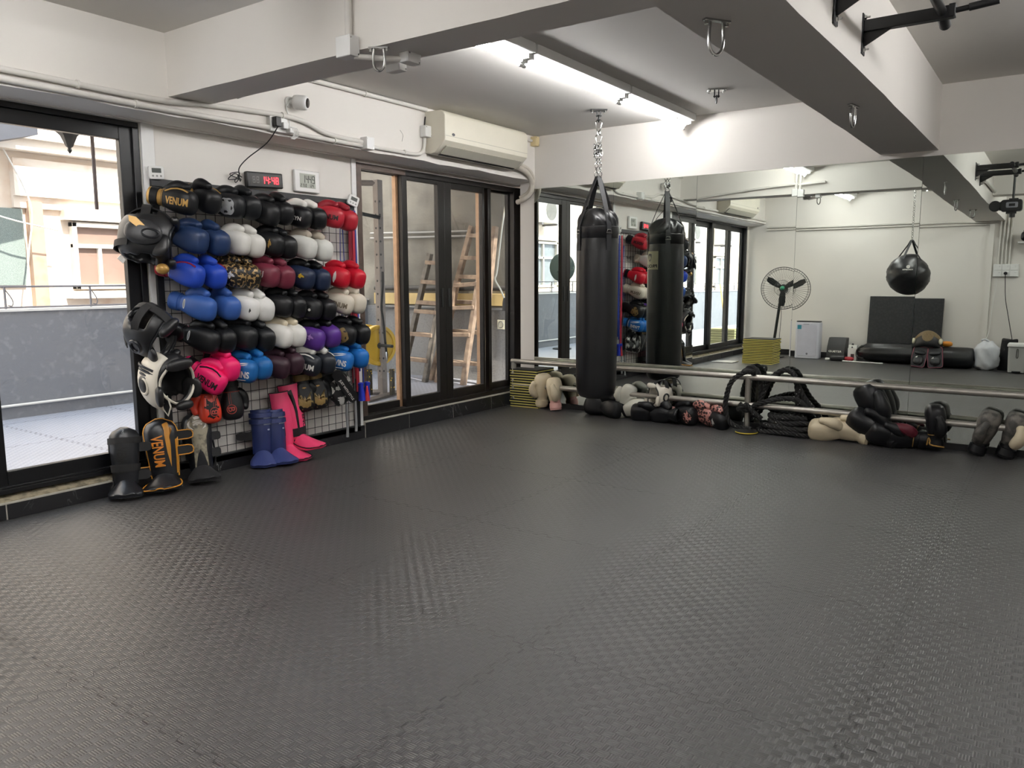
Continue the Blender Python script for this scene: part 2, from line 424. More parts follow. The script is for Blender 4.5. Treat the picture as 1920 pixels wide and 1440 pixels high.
# ---------------------------------------------------------------- mirrors
MIR = mirror_mat(); MEDGE = mat('mirror_edge', '5E6E66', 0.3)
edges = [(0.252, 1.088), (1.090, 1.860), (1.862, 2.672), (2.674, 3.530), (3.532, 4.36), (4.362, 5.2), (5.202, 6.04)]
tilts = [(0, 0), (0, 0), (-0.0028, 0.0), (-0.0042, -0.0062), (-0.0060, -0.0024), (-0.004, 0), (-0.004, 0)]
names = ['leftmost wall mirror, narrow panel behind the hanging black bag', 'wall mirror panel reflecting the hanging black bag', 'wall mirror panel reflecting the black sliding door', 'wall mirror panel reflecting the standing fan and leaning board', 'wall mirror panel right of the reflected round bag', 'wall mirror panel past the right edge, near the beam', 'last wall mirror panel in the right corner']
for (a0, a1), (tx, tz), lab in zip(edges, tilts, names):
    t = thing('wall_mirror', lab, 'mirror', (a0, -0.004 if tx == 0 else -0.003, 2.063), Matrix.Rotation(tz, 3, 'Z') @ Matrix.Rotation(tx, 3, 'X'), 'mirror panels along the wall')
    wd = a1 - a0
    b = MB(); b.add([(0, -0.0052, 0), (wd, -0.0052, 0), (wd, -0.0052, -2.013), (0, -0.0052, -2.013)], [(0, 1, 2, 3)]); b.obj('glass', MIR, t, ang=180)
    b = MB(); b.box((0, -0.005, -2.013), (wd, 0, 0)); b.obj('backing', MEDGE, t)
# ---------------------------------------------------------------- sliding doors
GLASS = glass_mat('window_glass', (0.86, 0.87, 0.86), 1.0)
GLASS2 = glass_mat('window_glass_clear', (0.93, 0.94, 0.93), 0.9)
BLKFR = mat('black_frame', '0E0F12', 0.35, 0.2, var=0.2)
BRONZE = mat('bronze_frame', '1D1A19', 0.38, 0.3, var=0.3)
BROWNFR = mat('brown_frame', '574840', 0.45, 0.2, var=0.35, nscale=20)
SUNLIT_STILE = mat('sunlit_copper_stile', 'C09A78', 0.4, 0.25, var=0.2, nscale=20)  # warm sunlight on the bronze stiles is put into this copper colour
def sash(parent, x0, x1, ya, yb, za, zb, wl, wr, wb, wt, fm, gm, ml=None, mr=None):
    """one sliding sash: stiles, rails, pane"""
    s = bpy.data.objects.new('sash', None); C.objects.link(s); s.parent = parent
    b = MB(); b.box((x0, ya + wl, za), (x1, yb - wr, za + wb)); b.box((x0, ya + wl, zb - wt), (x1, yb - wr, zb)); b.obj('rails', fm, s, bevel=0.003)
    b = MB(); b.box((x0, ya, za), (x1, ya + wl, zb)); b.obj('stile', ml or fm, s, bevel=0.003)
    b = MB(); b.box((x0, yb - wr, za), (x1, yb, zb)); b.obj('stile', mr or fm, s, bevel=0.003)
    xm = (x0 + x1) / 2
    b = MB(); b.box((xm - 0.002, ya + wl - 0.005, za + wb - 0.005), (xm + 0.002, yb - wr + 0.005, zb - wt + 0.005)); b.obj('pane', gm, s)
    return s
d1 = struct(thing('door_1', 'black framed sliding glass door on the left opening to the terrace', 'door', (0, -3.74, 0.10)), None); d1['kind'] = 'structure'
b = MB()
b.box((-0.10, -3.11, 0.025), (0.0, 0.0, 0.052)); b.box((-0.10, -3.11, 1.985), (0.0, 0.0, 2.018)); b.box((-0.10, -0.038, 0.052), (0.0, 0.0, 1.985)); b.box((-0.10, -3.11, 0.052), (0.0, -3.07, 1.985))
b.box((-0.03, -3.07, 0.052), (0.0, -0.03, 0.066))
b.obj('frame', BLKFR, d1, bevel=0.003)
for i, (ya, yb, xo) in enumerate([(-0.88, -0.034, -0.055), (-1.60, -0.83, -0.098), (-2.38, -1.55, -0.055), (-3.07, -2.33, -0.098)]):
    sash(d1, xo, xo + 0.04, ya, yb, 0.055, 1.985, 0.055, 0.075, 0.085, 0.075, BLKFR, GLASS2)
d2 = struct(thing('door_2', 'bronze framed four leaf sliding glass door beside the mirrors', 'door', (0, -2.05, 0.125))); d2['kind'] = 'structure'
b = MB()
b.box((-0.10, 0.0, 0.003), (0.004, 2.19, 0.04)); b.box((-0.10, 2.06, 0.04), (0.004, 2.19, 1.97)); b.obj('frame', BRONZE, d2, bevel=0.003)
b = MB(); b.box((-0.10, 0.0, 0.04), (0.006, 0.048, 1.97)); b.box((-0.10, 0.048, 1.925), (0.002, 0.54, 1.97)); b.obj('frame', BROWNFR, d2, bevel=0.003, label='brown stained left jamb and head of the frame')
b = MB(); b.box((-0.10, 0.54, 1.925), (0.002, 2.06, 1.97)); b.obj('frame', BRONZE, d2, bevel=0.003)
sash(d2, -0.095, -0.055, 0.045, 0.53, 0.045, 1.925, 0.0, 0.052, 0.06, 0.0, BRONZE, GLASS, mr=SUNLIT_STILE)
sash(d2, -0.05, -0.006, 0.50, 1.028, 0.045, 1.925, 0.062, 0.085, 0.075, 0.03, BRONZE, GLASS)
sash(d2, -0.05, -0.006, 1.030, 1.60, 0.045, 1.925, 0.09, 0.03, 0.075, 0.05, BRONZE, GLASS)
sash(d2, -0.095, -0.055, 1.58, 2.07, 0.045, 1.925, 0.085, 0.03, 0.06, 0.02, BRONZE, GLASS, ml=SUNLIT_STILE)
b = MB(); b.box((-0.05, 1.655, 0.04), (-0.006, 1.70, 1.93)); b.obj('stile', BRONZE, d2, bevel=0.003)
for yy in (0.985, 1.075):
    b = MB(); b.box((-0.006, yy - 0.012, 0.86), (0.001, yy + 0.012, 1.02)); b.obj('pull_handle', BLKMET, d2, bevel=0.004)
# ================================================================ CEILING LIGHTS
TUBEM = mat('lit_tube', 'FFFFFF', 0.4, es=TUBE, emit=(1.0, 0.99, 0.985), var=0.0)
def tube_light(loc, L, label, group, batten=True):
    """fluorescent batten running along +Y from loc; loc.z is the ceiling"""
    t = thing('fluorescent_light', label, 'light', loc, None, group)
    b = MB(); b.box((0.03, 0.0, -0.055), (0.105, L, 0.0)); b.obj('batten', PLASTW, t, bevel=0.006)
    for yy in (0.012, L - 0.012):
        b = MB(); b.cbox((0.045, yy, -0.055), (0.05, 0.018, 0.05)); b.cbox((0.0, yy, -0.068), (0.056, 0.02, 0.05)); b.cyl((0.0, yy - 0.012, -0.105), (0.0, yy + 0.012, -0.105), 0.012, 10)
        b.obj('tube_holder', PLASTW, t, bevel=0.004)
    b = MB(); b.cyl((0.0, 0.025, -0.075), (0.0, L - 0.025, -0.075), 0.022, 16); b.obj('tube', TUBEM, t)
    return t
tube_light((1.765, -1.235, 2.54), 1.15, 'lit ceiling tube light nearest the mirrors, its end close to the wall', 'tube lights in a row')
tube_light((1.765, -2.425, 2.54), 1.17, 'lit ceiling tube light in the middle of the row', 'tube lights in a row')
tube_light((1.765, -3.42, 2.54), 0.98, 'lit ceiling tube light at the cross beam, farthest from the mirrors', 'tube lights in a row')
tube_light((1.50, -6.85, 2.57), 1.15, 'lit ceiling tube light near the far wall, seen in the mirror', 'tube lights by the far wall')
tube_light((1.50, -5.55, 2.57), 1.15, 'lit ceiling tube light over the far bay, before the round bag', 'tube lights by the far wall')
tube_light((4.9, -3.9, 2.54), 1.17, 'added unseen tube light in the right bay, nearer the camera', 'added tube lights in the right bay')  # this and the next two: unseen tubes, added to brighten the right bay
tube_light((4.9, -2.3, 2.54), 1.17, 'added unseen tube light in the right bay, nearer the mirrors', 'added tube lights in the right bay')
tube_light((4.9, -6.6, 2.54), 1.17, 'added unseen tube light in the right bay behind the camera', 'added tube lights in the right bay')
tube_light((2.75, -5.9, 2.57), 1.17, 'added ceiling tube light in the far bay beside the deep beam', 'tube lights by the far wall')  # extra tube, added to brighten this bay and the cross beam face
# ================================================================ CONDUITS AND BOXES ON THE BEAM FACE
def pipe(name, pts, r, label, cat='conduit', m=None, group=None, clips=(), sm=6):
    p = [V(q) for q in pts]
    b = MB(); b.tube(smooth_path(p, sm) if sm > 1 else p, r, 10)
    for c in clips:
        b.cyl(V(c) - V((0, 0.006, 0)), V(c) + V((0, 0.006, 0)), r * 1.35, 12)
    o = b.obj(name, m or PIPEW); tag(o, label, cat, group); return o
XF = 0.25
pipe('conduit', [(XF + .018, -6.93, 2.205), (XF + .018, -5.5, 2.205), (XF + .018, -4.5, 2.203), (XF + .018, -3.8, 2.200), (XF + .018, -3.5, 2.225), (XF + .018, -3.2, 2.243), (XF + .018, -2.92, 2.254), (XF + .018, -2.76, 2.245), (XF + .018, -2.60, 2.203), (XF + .018, -2.45, 2.190), (XF + .018, -2.24, 2.186)], 0.016, 'upper white conduit on the beam face, dipping into the junction box', 'conduit', clips=[(XF + .018, -4.2, 2.201), (XF + .018, -2.93, 2.254)])
pipe('conduit', [(XF + .018, -6.93, 2.160), (XF + .018, -5.0, 2.160), (XF + .018, -4.0, 2.158), (XF + .018, -3.5, 2.160), (XF + .018, -3.04, 2.166)], 0.016, 'lower white conduit on the beam face, left of the double socket', 'conduit', clips=[(XF + .018, -3.9, 2.158)])
pipe('conduit', [(XF + .018, -2.92, 2.158), (XF + .018, -2.6, 2.158), (XF + .018, -2.24, 2.160)], 0.015, 'lower white conduit between socket and junction box', 'conduit', clips=[(XF + .018, -2.5, 2.158)])
pipe('conduit', [(XF + .015, -2.17, 2.165), (XF + .015, -1.9, 2.168), (XF + .015, -1.68, 2.172), (XF + .015, -1.60, 2.20), (XF + .015, -1.575, 2.25), (XF + .015, -1.57, 2.31)], 0.014, 'white conduit rising from junction box to the air conditioner switch', 'conduit', clips=[(XF + .015, -1.8, 2.17)])
pipe('conduit', [(XF + .02, -3.44, 2.515), (XF + .02, -2.6, 2.520), (XF + .02, -1.55, 2.522)], 0.016, 'white conduit tucked along the top of the beam face', 'conduit', clips=[(XF + .02, -2.2, 2.521)])
pipe('conduit', [(XF + .02, -0.40, 2.49), (XF + .02, -0.08, 2.49)], 0.012, 'short white conduit right of the air conditioner', 'conduit', sm=1)
def bxo(name, c, d, m, label, cat, bev=0.004, group=None, R=None):
    b = MB(); b.cbox(c, d, R); o = b.obj(name, m, bevel=bev); return tag(o, label, cat, group)
def jbox(c, d, label, m=PLASTW, lid=True, group='junction boxes'):
    t = thing('junction_box', label, 'junction box', (c[0], c[1], c[2] - d[2] / 2), None, group)
    b = MB(); b.cbox((0, 0, d[2] / 2), d); b.obj('box', m, t, bevel=0.004)
    b = MB(); b.cbox((d[0] / 2 + 0.002, 0, d[2] / 2), (0.006, d[1] * 0.98, d[2] * 0.98)); b.obj('lid', m, t, bevel=0.002)
    for s in (-1, 1):
        b = MB(); b.cyl((d[0] / 2 + 0.004, s * d[1] * 0.36, d[2] / 2 - s * d[2] * 0.36), (d[0] / 2 + 0.0065, s * d[1] * 0.36, d[2] / 2 - s * d[2] * 0.36), 0.004, 8)
        b.obj('screw', CHROME, t)
    return t
jbox((XF + .032, -2.205, 2.178), (0.06, 0.075, 0.085), 'white junction box where both conduits end, above the bronze door')
jbox((XF + .03, -1.572, 2.352), (0.055, 0.075, 0.085), 'white switch box beside the left end of the air conditioner')
BEIGE = mat('beige_plastic', 'D9C79A', 0.5)
jbox((XF + .03, -0.045, 2.487), (0.055, 0.06, 0.085), 'yellowed beige junction box up in the ceiling corner', BEIGE)
pipe('cable', [(XF + .012, -1.565, 2.395), (XF + .008, -1.555, 2.44), (XF + .008, -1.55, 2.47)], 0.004, 'short dark cable above the air conditioner switch box', 'cable', BLKPL)
# double socket cluster with plugs
t = thing('wall_socket', 'white double socket on the beam face with black and white plugs', 'socket', (XF, -2.965, 2.145))
b = MB(); b.box((0, -0.075, 0), (0.035, 0.06, 0.09)); b.obj('socket_box', PLASTW, t, bevel=0.004)
b = MB(); b.box((0.035, -0.062, 0.025), (0.075, -0.02, 0.085)); b.obj('plug', BLKPL, t, bevel=0.005, label='black plug of the red clock')
b = MB(); b.box((0.035, 0.0, 0.02), (0.07, 0.04, 0.06)); b.box((0.035, 0.045, 0.0), (0.075, 0.075, 0.03)); b.obj('plug', PLASTW, t, bevel=0.005, label='white plug')
b = MB()
for k in range(4): b.tube(smooth_path([(0.06, 0.03, 0.03), (0.075, 0.06 + 0.012 * k, 0.035), (0.07, 0.075 + 0.012 * k, -0.01), (0.06, 0.06 + 0.008 * k, -0.035)], 5), 0.0025, 6)
b.obj('cable', PLASTW, t)
pipe('cable', [(XF + .07, -3.006, 2.175), (0.22, -3.02, 2.08), (0.10, -3.08, 1.99), (0.05, -3.11, 1.93), (0.035, -3.10, 1.885)], 0.0035, 'thin black cable hanging from the socket to the red clock', 'cable', BLKPL)
b = MB()
for k in range(5):
    a = k * 1.3; b.tube(smooth_path([(0.03, -3.10, 1.885), (0.045, -3.12 + 0.03 * math.cos(a), 1.875 + 0.03 * math.sin(a)), (0.035, -3.14 + 0.05 * math.cos(a + 1), 1.865 + 0.028 * math.sin(a + 1)), (0.03, -3.10, 1.865)], 5), 0.003, 6)
tag(b.obj('cable', BLKPL), 'tangle of black cable at the left end of the red clock', 'cable')
# security camera
t = thing('security_camera', 'white bullet security camera on the beam face', 'camera', (XF, -2.86, 2.35))
a = V((0.10, 0.055, -0.012)).normalized(); R = frame(a, (0, 0, 1))
b = MB(); b.cyl((0, 0, 0), (0.012, 0, 0), 0.035, 20); b.cyl((0.01, 0, 0), (0.03, 0.01, 0), 0.018, 14); b.obj('mount', PLASTW, t)
b = MB(); Mx = Matrix.Translation((0.03, 0.01, 0)) @ R.to_4x4() @ Matrix.Rotation(PI / 2, 4, 'Y')
b.lathe([(0.020, 0.0), (0.042, 0.008), (0.046, 0.03), (0.046, 0.075), (0.042, 0.09), (0.036, 0.095)], 24, Mx); b.obj('housing', PLASTW, t, ang=60)
b = MB(); b.lathe([(0.030, 0.094), (0.030, 0.098), (0.012, 0.099)], 20, Mx); b.obj('lens', mat('lens_black', '050506', 0.1), t)
pipe('cable', [(XF + .02, -2.875, 2.345), (XF + .01, -2.89, 2.31), (XF + .012, -2.87, 2.25), (XF + .02, -2.88, 2.19)], 0.003, 'thin white cable below the security camera', 'cable', PLASTW)
# ================================================================ AIR CONDITIONERS
ACW = mat('cream_plastic', 'DDD8C8', 0.42, var=0.03); ACG = mat('grey_louvre', 'A9A699', 0.45)
def aircon(y0, y1, z0, label, group):
    t = thing('air_conditioner', label, 'air conditioner', (XF, y0, z0), None, group); L = y1 - y0
    prof = [(0, 0.0), (0.05, -0.008), (0.10, 0.0), (0.172, 0.062), (0.196, 0.085), (0.20, 0.11), (0.20, 0.27), (0.185, 0.295), (0.16, 0.31), (0, 0.315)]
    b = MB(); b.loft([[(x, yy, z) for x, z in prof] for yy in (0, 0.012, L - 0.012, L)]); b.obj('casing', ACW, t, bevel=0.006, ang=35)
    b = MB(); b.loft([[(x, yy, z) for x, z in ((0.108, 0.000), (0.166, 0.052), (0.172, 0.047), (0.114, -0.006))] for yy in (0.05, L - 0.05)]); b.obj('louvre', ACG, t)
    b = MB(); b.loft([[(x, yy, z) for x, z in ((0.075, -0.009), (0.10, -0.004), (0.10, -0.008), (0.075, -0.012))] for yy in (0.06, L - 0.06)]); b.obj('air_slot', mat('slot_dark', '2A2927', 0.7), t)
    b = MB(); b.lathe([(0.011, 0), (0.011, 0.002), (0.004, 0.003)], 20, Matrix.Translation((0.201, 0.10, 0.135)) @ Matrix.Rotation(PI / 2, 4, 'Y') @ Matrix.Scale(1.6, 4, (0, 1, 0))); b.obj('badge', mat('badge_blue', '34363F', 0.3), t)
    b = MB(); b.box((0.2, 0.006, 0.118), (0.2008, L - 0.006, 0.121)); b.obj('panel_seam', ACG, t)
    return t
aircon(-1.545, -0.415, 2.195, 'cream wall air conditioner over the bronze sliding door', 'air conditioners')
aircon(-6.05, -4.75, 2.19, 'cream wall air conditioner over the black sliding door, seen in the mirror', 'air conditioners')
HOSE = mat('pipe_wrap', 'CFC8BC', 0.7, var=0.12, nscale=30)
pipe('insulated_pipe', [(XF + .05, -0.60, 2.235), (XF + .05, -0.44, 2.226), (XF + .045, -0.28, 2.21), (XF + .03, -0.15, 2.175), (XF + .02, -0.075, 2.10), (XF + .0, -0.07, 2.02), (0.19, -0.09, 1.965), (0.10, -0.07, 1.945)], 0.024, 'wrapped refrigerant pipe curving from air conditioner down into the corner', 'pipe', HOSE)
pipe('insulated_pipe', [(XF + .03, -0.70, 2.26), (XF + .03, -0.44, 2.258), (XF + .03, -0.25, 2.245), (XF + .03, -0.12, 2.205), (XF + .012, -0.05, 2.13), (0.21, -0.045, 2.03), (0.12, -0.05, 1.985)], 0.020, 'second wrapped pipe above it, curving into the corner', 'pipe', HOSE)
# ================================================================ CROSS BEAM CONDUIT, HOOKS
pipe('conduit', [(1.715, -3.722, 2.565), (1.715, -3.722, 2.29)], 0.017, 'white conduit dropping down the face of the cross beam', sm=1)
jbox((1.715, -3.735, 2.245), (0.085, 0.06, 0.09), 'white square box at the lower edge of the cross beam')
pipe('conduit', [(1.74, -3.72, 2.205), (1.83, -3.62, 2.205), (1.885, -3.56, 2.205)], 0.014, 'short white conduit crossing under the cross beam', sm=1)
jbox((1.90, -3.53, 2.212), (0.05, 0.09, 0.045), 'small white box under the cross beam')
def ring_hook(loc, label, kind='u', group='steel ceiling hooks', m=None, rot=0.0, s=1.0):
    m = m or CHROME
    t = thing('ceiling_hook', label, 'hook', loc, rot, group)
    b = MB()
    if kind == 'u':
        b.cbox((0, 0, -0.003), (0.09 * s, 0.022, 0.006)); b.obj('plate', m, t)
        b = MB(); b.tube(smooth_path([(-0.022 * s, 0, -0.004), (-0.026 * s, 0, -0.05 * s), (-0.02 * s, 0, -0.085 * s), (0, 0, -0.10 * s), (0.02 * s, 0, -0.085 * s), (0.026 * s, 0, -0.05 * s), (0.022 * s, 0, -0.004)], 5), 0.0055, 8); b.obj('ring', m, t)
        for sx in (-1, 1):
            b = MB(); b.cyl((sx * 0.036 * s, 0, -0.018), (sx * 0.036 * s, 0, 0), 0.008, 6); b.obj('bolt', m, t)
    else:
        b.cbox((0, 0, -0.004), (0.13, 0.075, 0.008)); b.obj('plate', m, t, bevel=0.002)
        for sx in (-1, 1):
            for sy in (-1, 1):
                b = MB(); b.cyl((sx * 0.05, sy * 0.024, -0.02), (sx * 0.05, sy * 0.024, -0.006), 0.007, 6); b.obj('bolt', CHROME, t)
        b = MB(); b.box((-0.018, -0.004, -0.055), (-0.010, 0.004, -0.006)); b.box((0.010, -0.004, -0.055), (0.018, 0.004, -0.006)); b.cyl((-0.022, 0, -0.045), (0.022, 0, -0.045), 0.005, 8)
        b.tube(smooth_path([(0, -0.012, -0.04), (0, -0.016, -0.07), (0, 0, -0.092), (0, 0.016, -0.07), (0, 0.012, -0.04)], 5), 0.005, 8); b.obj('eye', BLKMET, t)
    return t
pipe('conduit', [(1.715, -3.428, 2.535), (1.715, -3.428, 2.285)], 0.016, 'white conduit dropping down the mirror side of the cross beam', sm=1)
jbox((1.715, -3.425, 2.245), (0.085, 0.05, 0.085), 'white square box on the mirror side of the cross beam')
ring_hook((1.865, -3.69, 2.232), 'steel U ring hanging under the cross beam, beside the white box', 'u', rot=0.5)
ring_hook((3.36, -3.58, 2.10), 'large steel ring under the deep beam, nearest the camera', 'u', rot=1.0, s=1.15)
ring_hook((3.45, -1.88, 2.10), 'single steel ring under the deep beam, closer to the mirrors', 'u', rot=1.4, s=1.1)
ring_hook((3.40, -4.9, 2.10), 'steel ring under the deep beam, seen in the mirror left of the gadget', 'u', rot=0.3)
ring_hook((2.295, -0.77, 2.54), 'empty hanger plate with black eye on the ceiling, right of the tube lights', 'plate', m=CHROME, rot=0.5)
ring_hook((1.300, -0.675, 2.54), 'dark hanger plate on the ceiling holding the bag chain', 'plate', m=BLKMET, rot=0.6)
pipe('conduit', [(3.635, -3.2, 2.24), (3.635, -3.6, 2.27), (3.635, -4.6, 2.27)], 0.02, 'grey white pipe stub along the upper side of the deep beam', sm=3)
# ================================================================ PULL UP BAR on the deep beam
t = thing('pull_up_bar', 'black wall mounted pull up bar bolted to the deep beam', 'pull up bar', (3.615, -2.79, 2.172))
for yy in (-0.245, 0.245):
    b = MB(); b.box((0, yy - 0.030, 0), (0.007, yy + 0.030, 0.165)); pl = b.obj('mounting_plate', BLKMET, t, bevel=0.002)
    for zz in (0.018, 0.15):
        bb = MB(); bb.cyl((0.007, yy - 0.010, zz), (0.016, yy - 0.010, zz), 0.009, 6); bb.cyl((0.014, yy - 0.010, zz), (0.030, yy - 0.010, zz), 0.004, 8); bb.obj('bolt', CHROME, pl)
    b = MB(); b.box((0.007, yy - 0.020, 0.090), (0.345, yy + 0.020, 0.138)); b.obj('arm', BLKMET, t, bevel=0.003)
    b = MB(); b.prism([(0.007, 0.03), (0.135, 0.10), (0.007, 0.10)], 0.005, Matrix.Translation((0, yy, 0)) @ Matrix.Rotation(PI / 2, 4, 'X')); b.obj('gusset', BLKMET, t)
    b = MB(); b.cyl((0.345, yy, 0.117), (0.41, yy, 0.121), 0.011, 14); b.obj('handle_tube', BLKMET, t)
    b = MB(); b.cyl((0.395, yy, 0.120), (0.50, yy, 0.128), 0.015, 16); b.obj('grip', BLKPL, t, bevel=0.002)
    b = MB(); b.box((0.325, yy - 0.022, 0.092), (0.35, yy + 0.022, 0.142)); b.obj('clamp', BLKMET, t, bevel=0.003)
b = MB(); b.cyl((0.30, -0.36, 0.117), (0.30, 0.36, 0.117), 0.019, 16); b.obj('cross_bar', BLKMET, t)
for s in (-1, 1):
    b = MB(); b.cyl((0.30, s * 0.265, 0.117), (0.30, s * 0.36, 0.095), 0.0225, 16); b.obj('grip', BLKPL, t, bevel=0.003)
b = MB(); rnd = random.Random(21)
for k in range(9):
    y0 = -2.545 + .013 * k
    b.tube(smooth_path([(0.001, y0, 1.46 + rnd.uniform(-.01, .02)), (0.001, y0 + .006, 1.50 + rnd.uniform(-.02, .01)), (0.001, y0 + .012, 1.455 + rnd.uniform(-.02, .02)), (0.001, y0 + .016, 1.43 + rnd.uniform(-.02, .02))], 4), .0013, 4)
b.tube(smooth_path([(0.001, -2.54, 1.415), (0.001, -2.48, 1.425), (0.001, -2.42, 1.42)], 4), .0013, 4)
tag(b.obj('wall_scribble', BLKPL), 'black handwritten scribble on the wall behind the rack grid', 'scribble')
b = MB(); b.tube(smooth_path([(XF + .0005, -1.83, 2.33), (XF + .0005, -1.80, 2.30), (XF + .0005, -1.805, 2.27), (XF + .0005, -1.81, 2.25)], 3), .0016, 4); tag(b.obj('wall_crack', mat('crack_dark', '5A5650', .9)), 'short dark crack in the plaster left of the air conditioner', 'crack')
# ================================================================ CLOCKS AND TIMERS by the rack
RED = mat('red_led', 'FF1A22', 0.4, es=3.2, emit=(1.0, 0.03, 0.05), var=0); DIG = mat('unlit_digit', '7A7674', 0.5, var=0)
t = thing('digital_clock', 'black digital clock with red lit digits on the rack top bar', 'clock', (0.012, -3.05, 1.818), Matrix.Rotation(0.04, 3, 'X') @ Matrix.Identity(3))
b = MB(); b.box((0, 0, 0), (0.035, 0.285, 0.10)); b.obj('case', BLKPL, t, bevel=0.008)
Mx = Matrix(((0, 0, 1, 0.0355), (1, 0, 0, 0.0), (0, 1, 0, 0.0), (0, 0, 0, 1)))
b = MB(); b.box((0.022, 0.018, -0.001), (0.265, 0.082, 0.0004), 0, Mx); b.obj('screen', mat('clock_screen', '3A3736', 0.25), t)
b = MB(); seg_digits(b, '88', 0.042, 0.021, 0.005, 0.009, Mx @ Matrix.Translation((0.040, 0.028, 0.0006))); b.obj('digits', DIG, t, label='unlit grey digits')
b = MB(); seg_digits(b, '14:48', 0.046, 0.024, 0.0065, 0.008, Mx @ Matrix.Translation((0.112, 0.026, 0.0006))); b.obj('digits', RED, t, label='lit red digits')
LCD = mat('lcd_grey', 'A3A79C', 0.3, var=0.03); INK = mat('ink_black', '1C1E1C', 0.5, var=0)
t = thing('wall_clock', 'square white LCD wall clock beside the red digital clock', 'clock', (0.006, -2.652, 1.828))
b = MB(); b.box((0, 0, 0), (0.026, 0.218, 0.148)); b.obj('case', PLASTW, t, bevel=0.006)
Mx = Matrix(((0, 0, 1, 0.0265), (1, 0, 0, 0.0), (0, 1, 0, 0.0), (0, 0, 0, 1)))
b = MB(); b.box((0.040, 0.028, -0.001), (0.178, 0.125, 0.0004), 0, Mx); b.obj('screen', LCD, t)
b = MB(); seg_digits(b, '14', 0.052, 0.024, 0.006, 0.006, Mx @ Matrix.Translation((0.062, 0.062, 0.0006))); seg_digits(b, '49', 0.052, 0.024, 0.006, 0.006, Mx @ Matrix.Translation((0.118, 0.062, 0.0006)))
seg_digits(b, '2150', 0.022, 0.010, 0.003, 0.004, Mx @ Matrix.Translation((0.046, 0.034, 0.0006))); seg_digits(b, '124', 0.022, 0.010, 0.003, 0.004, Mx @ Matrix.Translation((0.122, 0.034, 0.0006))); b.obj('digits', INK, t)
def timer(loc, lab, rx, rz):
    t = thing('digital_timer', lab, 'timer', loc, Matrix.Rotation(rz, 3, 'Z') @ Matrix.Rotation(rx, 3, 'X'), 'small white timers on the rack corners')
    Mx = Matrix(((0, 0, 1, 0.0), (1, 0, 0, 0.0), (0, 1, 0, 0.0), (0, 0, 0, 1)))
    b = MB(); b.prism(rrect(0.085, 0.075, 0.012), 0.022, Mx @ Matrix.Translation((0, 0.0375, 0))); b.obj('case', PLASTW, t, bevel=0.002)
    b = MB(); b.box((-0.026, 0.036, 0.021), (0.026, 0.062, 0.0226), 0, Mx); b.obj('screen', mat('timer_screen', '4B4F4C', 0.3), t)
    for k in (-1, 0, 1):
        b = MB(); b.cyl(Mx @ V((k * 0.022, 0.018, 0.021)), Mx @ V((k * 0.022, 0.018, 0.0235)), 0.006, 10)
        b.obj('button', mat('timer_button', '9A9A98', 0.5), t)
timer((0.026, -3.665, 1.805), 'small white timer on the left top corner of the rack', 0.04, -0.25)
timer((0.040, -2.150, 1.765), 'small white timer tilted on the right top corner of the rack', -0.35, -0.25)
# ================================================================ GLOVE RACK
t = thing('glove_rack', 'black wire grid rack on the wall holding rows of boxing gloves', 'rack', (0.0, -2.9, 0.11))
RACKM = mat('rack_black', '1B1C1F', 0.5, 0.1, var=0.15)
RY0, RY1, RZ0, RZ1 = -0.80, 0.795, 0.0, 1.70
b = MB(); b.box((0.004, RY0, RZ1 - 0.045), (0.03, RY1, RZ1)); b.obj('top_bar', RACKM, t, bevel=0.003)
for ya, yb in ((RY0, RY0 + 0.045), (RY1 - 0.045, RY1)):
    b = MB(); b.box((0.004, ya, RZ0), (0.03, yb, RZ1 - 0.045)); b.obj('side_post', RACKM, t, bevel=0.003)
b = MB(); b.box((0.004, RY0, RZ0 - 0.05), (0.03, RY1, RZ0)); b.obj('bottom_bar', RACKM, t, bevel=0.003)
b = MB(); y = RY0 + 0.08
while y < RY1 - 0.05:
    b.tube([(0.026, y, RZ0), (0.026, y, RZ1 - 0.03)], 0.0022, 5); y += 0.0665
z = RZ0 + 0.05
while z < RZ1 - 0.06:
    b.tube([(0.030, RY0 + 0.03, z), (0.030, RY1 - 0.03, z)], 0.0022, 5); z += 0.0665
b.obj('wire_grid', BLKMET, t)
rack = t
# ================================================================ BOXING GLOVES
ST = [(0.095, .050, .056, 0, 0), (.115, .053, .062, 0, 0), (.145, .060, .073, .002, 0), (.18, .067, .081, .003, -.002), (.215, .071, .085, .003, -.004), (.25, .071, .085, .001, -.006), (.285, .066, .080, .0, -.008), (.305, .057, .070, 0, -.009), (.318, .040, .051, 0, -.010), (.324, .014, .02, 0, -.010)]
NE = 2.8
def sec(x):
    for a, c in zip(ST, ST[1:]):
        if a[0] <= x <= c[0]:
            k = (x - a[0]) / (c[0] - a[0]); return [a[i] + (c[i] - a[i]) * k for i in range(5)]
    return ST[0] if x < ST[0][0] else ST[-1]
def ring(x, ry, rz, cy, cz, n=28, e=NE, fy=1):
    out = []
    for j in range(n):
        a = 2 * PI * j / n; c, s = math.cos(a), math.sin(a)
        out.append(V((x, fy * (cy + math.copysign(abs(c) ** (2 / e), c) * ry), cz + math.copysign(abs(s) ** (2 / e), s) * rz)))
    return out
def side_pt(u, v, fy, off=0.0016):
    """point on the back-of-hand face at (along, height)"""
    x, ry, rz, cy, cz = sec(u)
    q = max(0.0, 1 - abs((v - cz) / rz) ** NE) ** (1 / NE)
    return V((u, fy * (cy - ry * q - off), v))
_gm = {}
